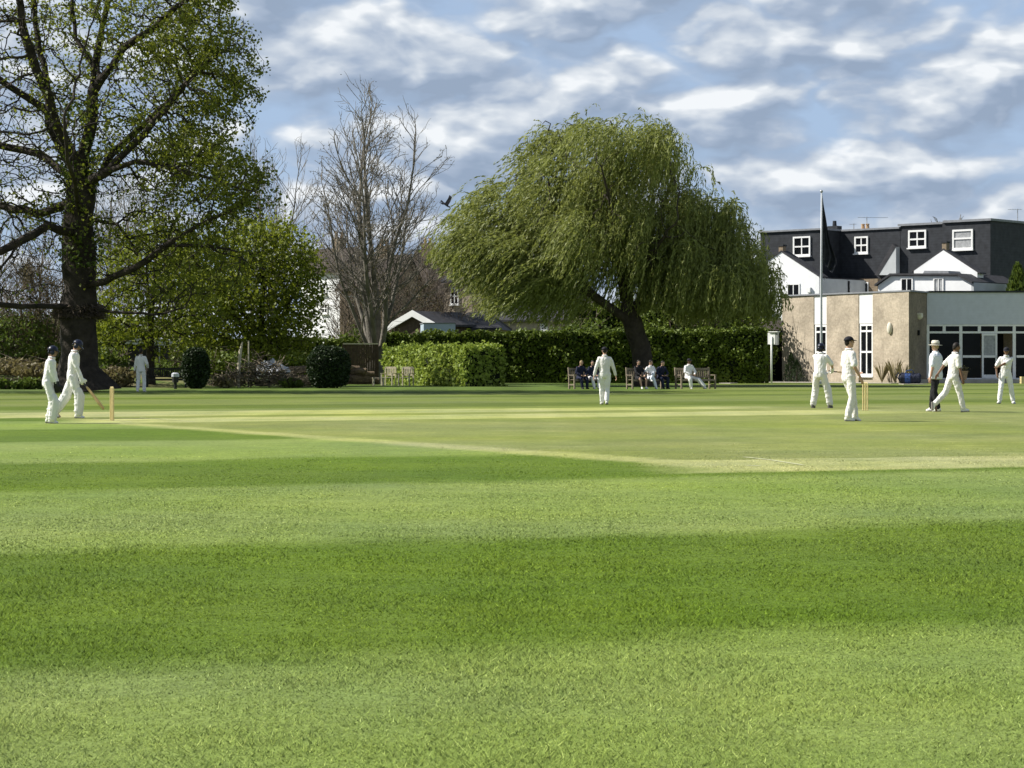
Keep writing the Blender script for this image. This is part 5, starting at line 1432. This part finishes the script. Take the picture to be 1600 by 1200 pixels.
# fielder at the right edge
person(at(1571, 631), 172, 1.72, 'person in dark cap at the right edge facing the camera, one arm across the chest', lean=(-.05, .03), wr={'R': (.27, .1, .93), 'L': (.3, .32, 1.13)}, el={'R': (1, -.6, -.2), 'L': (-.7, .6, -.6)},
       an={'R': (.2, .2, .085), 'L': (-.24, -.05, .085)}, head=(8, -10), headgear='cap', hgmat='cap', sleeve='short', shirt='cloth_white', trous='cloth_white', foot={'R': (.5, 1, -.1), 'L': (-.3, 1, -.1)}, skin='skin_dark', curl=.8)

# ------------------------------------------------------------------ benches and those sitting on them
def make_bench(mat):
    t = empty('garden_bench', (0, 0, 0), 0, 'x', 'bench', 'slatted benches in front of the long hedge')
    m = MB()
    for k in range(6): m.box((0, -.21 + .085 * k, .44), (1.78, .07, .025))
    m.box((0, .255, .40), (1.78, .03, .07)); m.box((0, -.235, .40), (1.78, .03, .07)); m.build('seat', M[mat], t)
    m = MB(); m.box((0, -.31, .93), (1.8, .035, .09)); m.box((0, -.265, .55), (1.8, .035, .06))
    for k in range(17): m.box((-.84 + .105 * k, -.287, .73), (.05, .02, .32), M=Matrix.Rotation(R(-7), 3, 'X') if False else None)
    m.build('backrest', M[mat], t)
    for s in (-1, 1):
        MB().box((s * .92, .25, .31), (.065, .07, .62)).build('leg', M[mat], t)
        MB().loft([[(s * .92 + a * .0325, b * .035 + y_, z_) for a, b in ((-1, -1), (1, -1), (1, 1), (-1, 1))] for z_, y_ in ((0, -.26), (.45, -.26), (1.0, -.33))]).build('leg', M[mat], t)
        MB().box((s * .92, -.01, .645), (.1, .62, .035)).build('armrest', M[mat], t)
        MB().box((s * .92, 0, .2), (.04, .45, .05)).build('stretcher', M[mat], t)
    return t
bx = {1: (X(921, 101), 101.2), 2: (X(1011, 101), 101.0), 3: (X(1088, 101), 101.4)}
b0 = make_bench('bench'); YB = 207
blab = {1: 'wooden bench left of the walking fielder, two dark clothed people on it', 2: 'wooden bench in the middle, just left of the willow trunk base, three people on it', 3: 'wooden bench with an empty right half, one padded player on its left end'}
for i in (1, 2, 3):
    o = b0 if i == 1 else copy_tree(b0)
    o.location = (*bx[i], 0); o.rotation_euler = (0, 0, R(YB)); o['label'] = blab[i]
def on_bench(i, u, label, hgt=1.75, dy=0.0, an=None, wr=None, **kw):
    """u metres along the bench, positive = picture left"""
    a = R(YB); x = bx[i][0] + math.cos(a) * u - math.sin(a) * (-.02 + dy); y = bx[i][1] + math.sin(a) * u + math.cos(a) * (-.02 + dy)
    an = an or {'R': (.13, .52, .085), 'L': (-.13, .5, .085)}
    wr = wr or {'R': (.12, .36, .66), 'L': (-.1, .38, .66)}
    return person((x, y), YB + kw.pop('turn', 0), hgt, label, pel=(0, 0, .56), lean=kw.pop('lean', (0, .1)), an=an, wr=wr, el={'R': (1, -.3, -.5), 'L': (-1, -.3, -.5)}, kn={'R': (.2, .3, 1), 'L': (-.2, .3, 1)}, **kw)
on_bench(1, .5, 'person with fair hair and dark clothes sitting on the leftmost bench', shirt='cloth_navy', trous='cloth_navy', hair='hair_fair', shoes='cap', lean=(0, .2), head=(-10, -20))
on_bench(1, -.12, 'person in a navy top and white trousers sitting next to the fair haired one', shirt='cloth_navy', trous='cloth_white', lean=(0, .2), head=(20, -12))
on_bench(2, .45, 'person in dark shorts with bare legs sitting on the middle bench', shirt='cloth_black', trous='cloth_black', shorts=True, head=(0, -8), lean=(0, -.02))
on_bench(2, -.2, 'person in whites with crossed legs sitting on the middle bench', shirt='cloth_white', trous='cloth_sky', head=(-24, -6), lean=(.06, .05), an={'R': (.02, .55, .085), 'L': (.28, .5, .44)}, sleeve='short', wr={'R': (.22, .3, .72), 'L': (.02, .36, .7)})
on_bench(2, -.72, 'person all in navy bending forward on the middle bench beside the one in whites', shirt='cloth_navy', trous='cloth_navy', shoes='cap', lean=(0, .34), head=(-15, -14))
on_bench(3, .38, 'person in dark cap and pads sitting with legs apart on the half empty bench', shirt='cloth_white', trous='cloth_cream', headgear='cap', hgmat='cap', head=(-22, 0), lean=(.05, .16), pads=True, an={'R': (.16, .46, .085), 'L': (-.46, .62, .1)}, skin='skin_dark', hgt=1.85)

# dark bench under the trees, two pale armchairs with a little table
bd = make_bench('bench_dark'); bd.location = (X(260, 104), 104, 0); bd.rotation_euler = (0, 0, R(184)); bd['label'] = 'dark bench in the shade under the trees at left'; del bd['group']
def make_chair():
    t = empty('garden_armchair', (0, 0, 0), 0, 'x', 'armchair', 'pale wooden armchairs in the sun'); mat = M['bench_pale']
    m = MB()
    for k in range(5): m.box((0, -.2 + .1 * k, .43), (.56, .085, .025))
    m.build('seat', mat, t)
    m = MB(); m.box((0, -.3, .94), (.58, .035, .12)); m.box((0, -.26, .55), (.56, .03, .06))
    for k in range(5): m.box((-.2 + .1 * k, -.28, .74), (.06, .02, .34))
    m.build('backrest', mat, t)
    for s in (-1, 1):
        MB().box((s * .31, .22, .31), (.06, .06, .62)).build('leg', mat, t); MB().box((s * .31, -.28, .48), (.06, .06, .96)).build('leg', mat, t)
        MB().box((s * .31, -.02, .64), (.09, .58, .03)).build('armrest', mat, t)
    return t
c0 = make_chair()
for i, (px_, d_, rz_, lab) in enumerate(((607, 116.6, 158, 'pale wooden armchair beside the little table, left of its pair'), (634, 115.0, 158, 'pale wooden armchair close to the lit hedge, right of its pair'))):
    o = c0 if i == 0 else copy_tree(c0); o.location = (X(px_, d_), d_, 0); o.rotation_euler = (0, 0, R(rz_)); o['label'] = lab
tb = empty('side_table', (X(591, 115), 115, 0), R(12), 'low pale slatted table left of the two armchairs', 'table')
m = MB()
for k in range(5): m.box((0, -.2 + .1 * k, .40), (.6, .085, .03))
m.build('table_top', M['bench_pale'], tb)
for sx in (-1, 1):
    for sy in (-1, 1): MB().box((sx * .26, sy * .2, .19), (.05, .05, .38)).build('leg', M['bench_pale'], tb)

# ------------------------------------------------------------------ wickets
def wicket(px, py, ang, label):
    t = empty('wicket', (*G(px, py), 0), ang, label, 'wicket', 'cricket wickets')
    for s in (-1, 0, 1):
        MB().loft([[(s * .095 + r_ * math.cos(a * .785), r_ * math.sin(a * .785), z_) for a in range(8)] for z_, r_ in ((0, .019), (.69, .019), (.705, .015), (.711, .012))]).build('stump', M['stump_wood'], t)
    for s in (-1, 1): MB().tube([(s * .0475 - .05, 0, .717), (s * .0475 - .02, 0, .719), (s * .0475 + .02, 0, .719), (s * .0475 + .05, 0, .717)], [.006, .011, .011, .006], 7).build('bail', M['stump_wood'], t)
pa, pb = G(175, 657), G(1352, 641.5); ang = math.atan2(pb[1] - pa[1], pb[0] - pa[0]) + math.pi / 2
wicket(175, 657, ang, 'three stumps with bails right of the batter at left'); wicket(1352, 641.5, ang, 'three stumps with bails beside the fielder in the dark cap at right')

# ------------------------------------------------------------------ flagpole, sign, bag, pot, litter bin, heap, bird
dp = 122.0; fp = empty('flagpole', (X(1283, dp), dp, 0), 0, 'tall white flagpole in front of the brick pavilion', 'flagpole')
zt_ = Z(301, dp)
MB().tube([(0, 0, 0), (0, 0, 2), (0, 0, 6), (.02, 0, zt_)], [.07, .065, .052, .036], 12).build('pole', M['pole'], fp, True)
MB().ell((.02, 0, zt_ + .07), .085).build('finial', M['metal'], fp, True)
MB().tube([(.06, -.06, 1.2), (.07, -.05, zt_ - .1)], .01, 4).build('halyard', M['pole'], fp)
MB().box((0, 0, .08), (.35, .35, .16)).build('base', M['metal'], fp)
nu, nv = 18, 34; vs = []; fs = []
ztop_, zbot = Z(306, dp), Z(408, dp)
for side_ in (0, 1):
    for j in range(nv + 1):
        f = j / nv; wdt = .05 + .85 * min(1, f * 1.15) ** 1.3
        if f > .8: wdt *= 1 - .3 * (f - .8) / .2
        for i in range(nu + 1):
            u_ = i / nu
            x_ = .06 + wdt * u_ * (.85 + .1 * math.sin(9 * f)); y_ = .2 * f * math.sin(u_ * 15 + f * 3) * (.3 + .7 * u_) + (.006 if side_ else -.006)
            vs.append((x_, y_, ztop_ + (zbot - ztop_) * f - .55 * u_ * f - .15 * u_))
n1 = (nu + 1) * (nv + 1)
for j in range(nv):
    for i in range(nu):
        a = j * (nu + 1) + i; fs.append((a, a + 1, a + nu + 2, a + nu + 1)); a += n1; fs.append((a + nu + 1, a + nu + 2, a + 1, a))
fl_ = MB(); fl_.add(vs, fs); fo = fl_.build('flag', M['flag'], None, True); fo.location = (X(1283, dp), dp, 0)
tag(fo, 'dark limp flag hanging from the top of the tall flagpole', 'flag')

sg = empty('sign_post', (X(1205.5, 125), 125, 0), 0, 'white post with a small boxed notice sign between the dark hedge and the pavilion', 'sign')
MB().tube([(0, 0, 0), (0, 0, 2.7)], .055, 10).build('post', M['white'], sg, True)
zs = Z(529, 125); sg.rotation_euler = (0, 0, R(-38))
MB().box((.12, .12, zs), (.5, .16, .72)).build('sign_box', M['metal'], sg)
MB().box((-.02, .035, zs), (.5, .02, .66)).build('notice', M['white'], sg); MB().box((.12, .1, zs + .39), (.6, .3, .05)).build('sign_cap', M['white'], sg)

bgx = empty('kit_bag', (X(1423, 121.3), 121.4, .04), R(-12), 'blue and navy kit bag dropped on the grass by the pavilion corner', 'bag')
m = MB(); m.loft([[(x_, .26 * s_ * math.cos(a), .3 + .27 * s_ * math.sin(a)) for a in np.linspace(0, 2 * math.pi, 13)[:-1]] for x_, s_ in ((-.62, .72), (-.55, 1), (-.2, 1.08), (.2, 1.02), (.5, 1.05), (.58, .8))])
m.remesh('body', M['dark_bag'], .03, bgx, .03, 5)
MB().loft([[(x_, .285 * math.cos(a), .3 + .295 * math.sin(a)) for a in np.linspace(0, 2 * math.pi, 13)[:-1]] for x_ in (-.3, .0)]).build('side_panel', M['blue_bag'], bgx)
MB().tube([(-.3, -.1, .56), (-.2, -.12, .74), (.1, -.12, .76), (.2, -.1, .58)], .022, 6).build('handle', M['blue_bag'], bgx)
MB().tube([(-.6, -.1, .2), (-.78, -.2, .42), (-.62, -.15, .62)], .03, 6).build('strap', M['dark_bag'], bgx)
bg2 = empty('kit_bag', (X(1411, 122.3), 122.3, .04), R(20), 'small pale and dark holdall behind the blue kit bag', 'bag')
m = MB(); m.ell((0, 0, .3), (.3, .22, .32)); m.remesh('body', M['dark_bag'], .03, bg2, .04, 9); MB().box((0, -.2, .18), (.26, .1, .2)).build('pocket', M['sack'], bg2)

pt_ = empty('flower_pot', (X(1505, 128.2), 128.2, .22), 0, 'clay flower pot with a small plant on the terrace by the glass doors', 'flower pot')
MB().loft([[(r_ * math.cos(a * .5236), r_ * math.sin(a * .5236), z_) for a in range(12)] for z_, r_ in ((0, .2), (.42, .27), (.42, .3), (.5, .3), (.5, .25), (.44, .24))]).build('pot', M['pot'], pt_)
C = rng.normal(size=(140, 3)) * (.14, .14, .1) + (0, 0, .6); leaves('plant', C, .12, M['dry_leaf'], pt_, .5)
ys_ = empty('wooden_crate', (X(1603, 124), 124, 0), 0, 'pale box on the grass cut by the right border', 'box')
m = MB()
for k in range(4):
    for sy in (-1, 1): m.box((0, sy * .2, .07 + .1 * k), (.6, .02, .085))
    for sx in (-1, 1): m.box((sx * .29, 0, .07 + .1 * k), (.02, .38, .085))
m.box((0, 0, .03), (.56, .36, .02)); m.build('slats', M['stump_wood'], ys_)

lb = empty('litter_bin', (X(274, 101), 101, 0), 0, 'small post top bin with a pale lid right of the dark bench', 'bin')
MB().tube([(0, 0, 0), (0, 0, .55)], .07, 8).build('post', M['bench_dark'], lb); MB().loft([[(r_ * math.cos(a * .628), r_ * math.sin(a * .628), z_) for a in range(10)] for z_, r_ in ((.3, .14), (.56, .16))]).build('body', M['bench_dark'], lb)
MB().loft([[(r_ * math.cos(a * .628), r_ * math.sin(a * .628), z_) for a in range(10)] for z_, r_ in ((.562, .18), (.7, .18), (.76, .1))]).build('lid', M['sack'], lb)

# brushwood heap on trestles, sacks and logs
hp_ = empty('trestle_table', (X(405, 108), 108, 0), R(4), 'rough dark trestle table buried under the brushwood', 'table')
MB().box((0, 0, .72), (3.0, .7, .05)).build('table_top', M['bench_dark'], hp_)
for sx in (-1.3, -.4, .5, 1.3):
    MB().box((sx, -.25, .35), (.07, .07, .7)).build('leg', M['bench_dark'], hp_)
br = empty('brushwood_heap', (X(405, 107.6), 107.6, 0), 0, 'heap of brown cut branches between the two dark clipped bushes', 'brushwood')
m = MB(); random.seed(5)
for k in range(520):
    f = random.uniform(-1, 1); x_ = f * 2.3; zz_ = random.random() * (1.75 * (1 - abs(f - .0) ** 1.6)) * random.uniform(.4, 1)
    a = random.uniform(-.6, 3.7); l = random.uniform(.4, 1.0); p0 = Vector((x_, random.gauss(.2, .35), max(.03, zz_))); v = Vector((math.cos(a), random.gauss(0, .4), abs(math.sin(a)) * .6 + .05)) * l
    m.tube([p0, p0 + v * .5 + Vector((0, 0, random.gauss(0, .05))), p0 + v], [.026, .02, .01], 3)
m.build('branches', M['brush'], br)
C = np.stack([rng.normal(size=500) * 1.1, rng.normal(size=500) * .35 + .3, np.abs(rng.normal(size=500)) * .5 + .1], 1); leaves('dead_leaves', C, .13, M['dry_leaf'], br, .6)
m = MB(); st_ = empty('stake', (X(374, 108), 107.6, 0), 0, 'pale splintered stump standing up out of the brushwood', 'stake')
MB().tube([(0, 0, 0), (.03, 0, 1.1), (.1, 0, 1.8), (.2, 0, 2.25)], [.09, .085, .08, .03], 8).build('wood', M['bench_pale'], st_)
st_ = empty('stake', (X(389, 108), 107.8, 0), 0, 'thin upright pale pole in the brushwood', 'stake')
MB().tube([(0, 0, 0), (.01, 0, 2.3)], [.04, .035], 6).build('wood', M['bench_pale'], st_)
for px_, dd, sx, sz, lab in ((424, 110, .55, .55, 'plump pale sack at the right end of the brushwood'), (436, 109.4, .6, .42, 'lower pale sack leaning against the plump one'), (412, 110.5, .4, .5, 'rumpled pale bundle behind the two sacks')):
    t = empty('sack', (X(px_, dd), dd, .35), 0, lab, 'sack', 'pale sacks by the brushwood'); m = MB(); m.ell((0, 0, sz * .8), (sx, .4, sz)); m.cone((0, 0, sz * 1.5), (.08, 0, sz * 1.85), .14, .08)
    m.remesh('bag', M['sack'], .04, t, .06, int(px_))
random.seed(9)
for k, (px_, zz_, r_, l_) in enumerate(((452, .35, .22, .9), (466, .3, .26, 1.0), (478, .42, .2, .8), (460, .8, .2, .8), (474, .85, .19, .7), (485, .3, .24, .8), (552, .3, .25, 1.1), (566, .27, .24, 1.0), (578, .24, .2, .8), (558, .7, .2, .9), (548, .9, .14, .8), (571, .62, .14, .8))):
    pile = 'log pile beside the broad clipped bush' if px_ < 500 else 'log pile at the foot of the fence'
    col_ = 'left' if px_ < 500 else 'right'
    labs = ['thick log at the left end of the pile near the sacks', 'thickest log low in the pile near the sacks', 'log resting against the broad clipped bush', 'upper left log of the pile near the sacks', 'upper right log of the pile near the sacks', 'low log half behind the broad clipped bush',
            'long thick log at the left foot of the fence', 'low middle log at the foot of the fence', 'small low log nearest the little table by the fence', 'log lying on the thick one by the fence', 'thin log on top of the stack by the fence', 'thin short log above the middle one by the fence']
    dd = 110.5 if px_ < 500 else 119.5
    t = empty('log', (X(px_, dd), dd, zz_), R(random.uniform(-25, 25)), labs[k], 'log', pile)
    pts_ = [(x_ * l_, random.gauss(0, .03), random.gauss(0, .03)) for x_ in (-.6, -.2, .2, .6)]
    lg = MB().tube(pts_, [r_, r_ * 1.06, r_ * .97, r_ * 1.02], 9).build('bark', M['log'], t)
    MB().tube([Vector(pts_[0]) - Vector((.012, 0, 0)), Vector(pts_[0]) + Vector((.01, 0, 0))], r_ * .86, 9).build('cut_end', M['bench_pale'], t)
# planting against the pavilion and the conifer at the right
def conifer(px_, d_, r_, h_, lab, lm, n, z0=0, name='conifer'):
    t = empty(name, (X(px_, d_), d_, z0), 0, lab, 'conifer'); MB().tube([(0, 0, 0), (0, 0, h_ * .9)], [.06 + r_ * .06, .02], 6).build('trunk', M['bark'], t)
    f = rng.random(n) ** .8; a = rng.random(n) * 6.28; rr_ = r_ * (1 - f) ** .75 * (.75 + .35 * rng.random(n)) * (1 + .2 * np.sin(a * 5 + f * 9))
    C = np.stack([rr_ * np.cos(a), rr_ * np.sin(a), .06 + f * h_], 1); Dd = np.stack([np.cos(a) * .4, np.sin(a) * .4, 1 + 0 * a], 1); leaves('foliage', C, .05 * h_ + .07, M[lm], t, .35, Dd)
conifer(1236, 134.0, .5, 1.75, 'tiny dark conifer against the left end of the brick wall', 'yew_leaf', 700); conifer(1245, 133.0, .55, 1.3, 'broader tiny dark conifer right of the other one at the brick wall', 'yew_leaf', 700)
conifer(1590, 146, 1.9, Z(415, 146), 'feathery green conifer behind the right wing roof', 'bush_leaf', 3600, 0, 'cypress_tree')
for px_, d_, h_, lab in ((1378, 128.4, 1.35, 'spiky plant under the oval wall lamp'), (1398, 127.6, 1.6, 'tallest spiky plant against the brick wall'), (1413, 127.0, 1.2, 'spiky plant nearest the brick corner')):
    x_, y_ = (f1.O + f1.a * f1.t(px_, .5) + f1.n * .5); t = empty('spiky_plant', (x_, y_, 0), 0, lab, 'plant', 'plants along the brick wall')
    n = 24; a = rng.random(n) * 6.28; s_ = .25 + .4 * rng.random(n); V_ = []
    for a_, q_ in zip(a, s_):
        hh = h_ * (1.1 - q_ * .5); w_ = .016; cx, sx = math.cos(a_), math.sin(a_)
        V_ += [(-sx * w_, cx * w_, .02), (sx * w_, -cx * w_, .02), (cx * q_ * .5 + sx * w_, sx * q_ * .5 - cx * w_, hh * .7), (cx * q_, sx * q_, hh)]
    np_mesh('foliage', V_, np.arange(len(V_)).reshape(-1, 4), M['dry_leaf'], t)
    MB().tube([(0, 0, 0), (.02, 0, h_ * .5)], [.03, .015], 5).build('stem', M['twig'], t)
# bird
bd_ = empty('bird', (X(697, 70), 70, Z(320, 70)), R(-14), 'dark bird flying left of the willow crown', 'bird')
bd_.scale = (.66, .66, .66); bd_.rotation_euler = (R(35), R(38), R(-14))
m = MB(); m.ell((0, 0, 0), (.2, .055, .05)); m.ell((.19, 0, .02), (.05, .04, .04)); m.tube([(.23, 0, .02), (.28, 0, .01)], [.015, .003], 5)
m.poly([(-.15, -.03, 0), (-.34, -.07, -.01), (-.34, .07, -.01), (-.15, .03, 0)], (0, 0, .012)); m.build('body', M['bird'], bd_)
for s in (-1, 1):
    m = MB(); m.poly([(.1, s * .03, .02), (-.1, s * .03, .02), (-.14, s * .25, .16), (-.22, s * .45, .24), (-.04, s * .42, .24), (.06, s * .22, .16)], (0, 0, .012)); m.build('wing', M['bird'], bd_)

bpy.data.objects.remove(WORK[0]); bpy.data.batch_remove(WORK[1:]); bpy.data.scenes.remove(TMP)
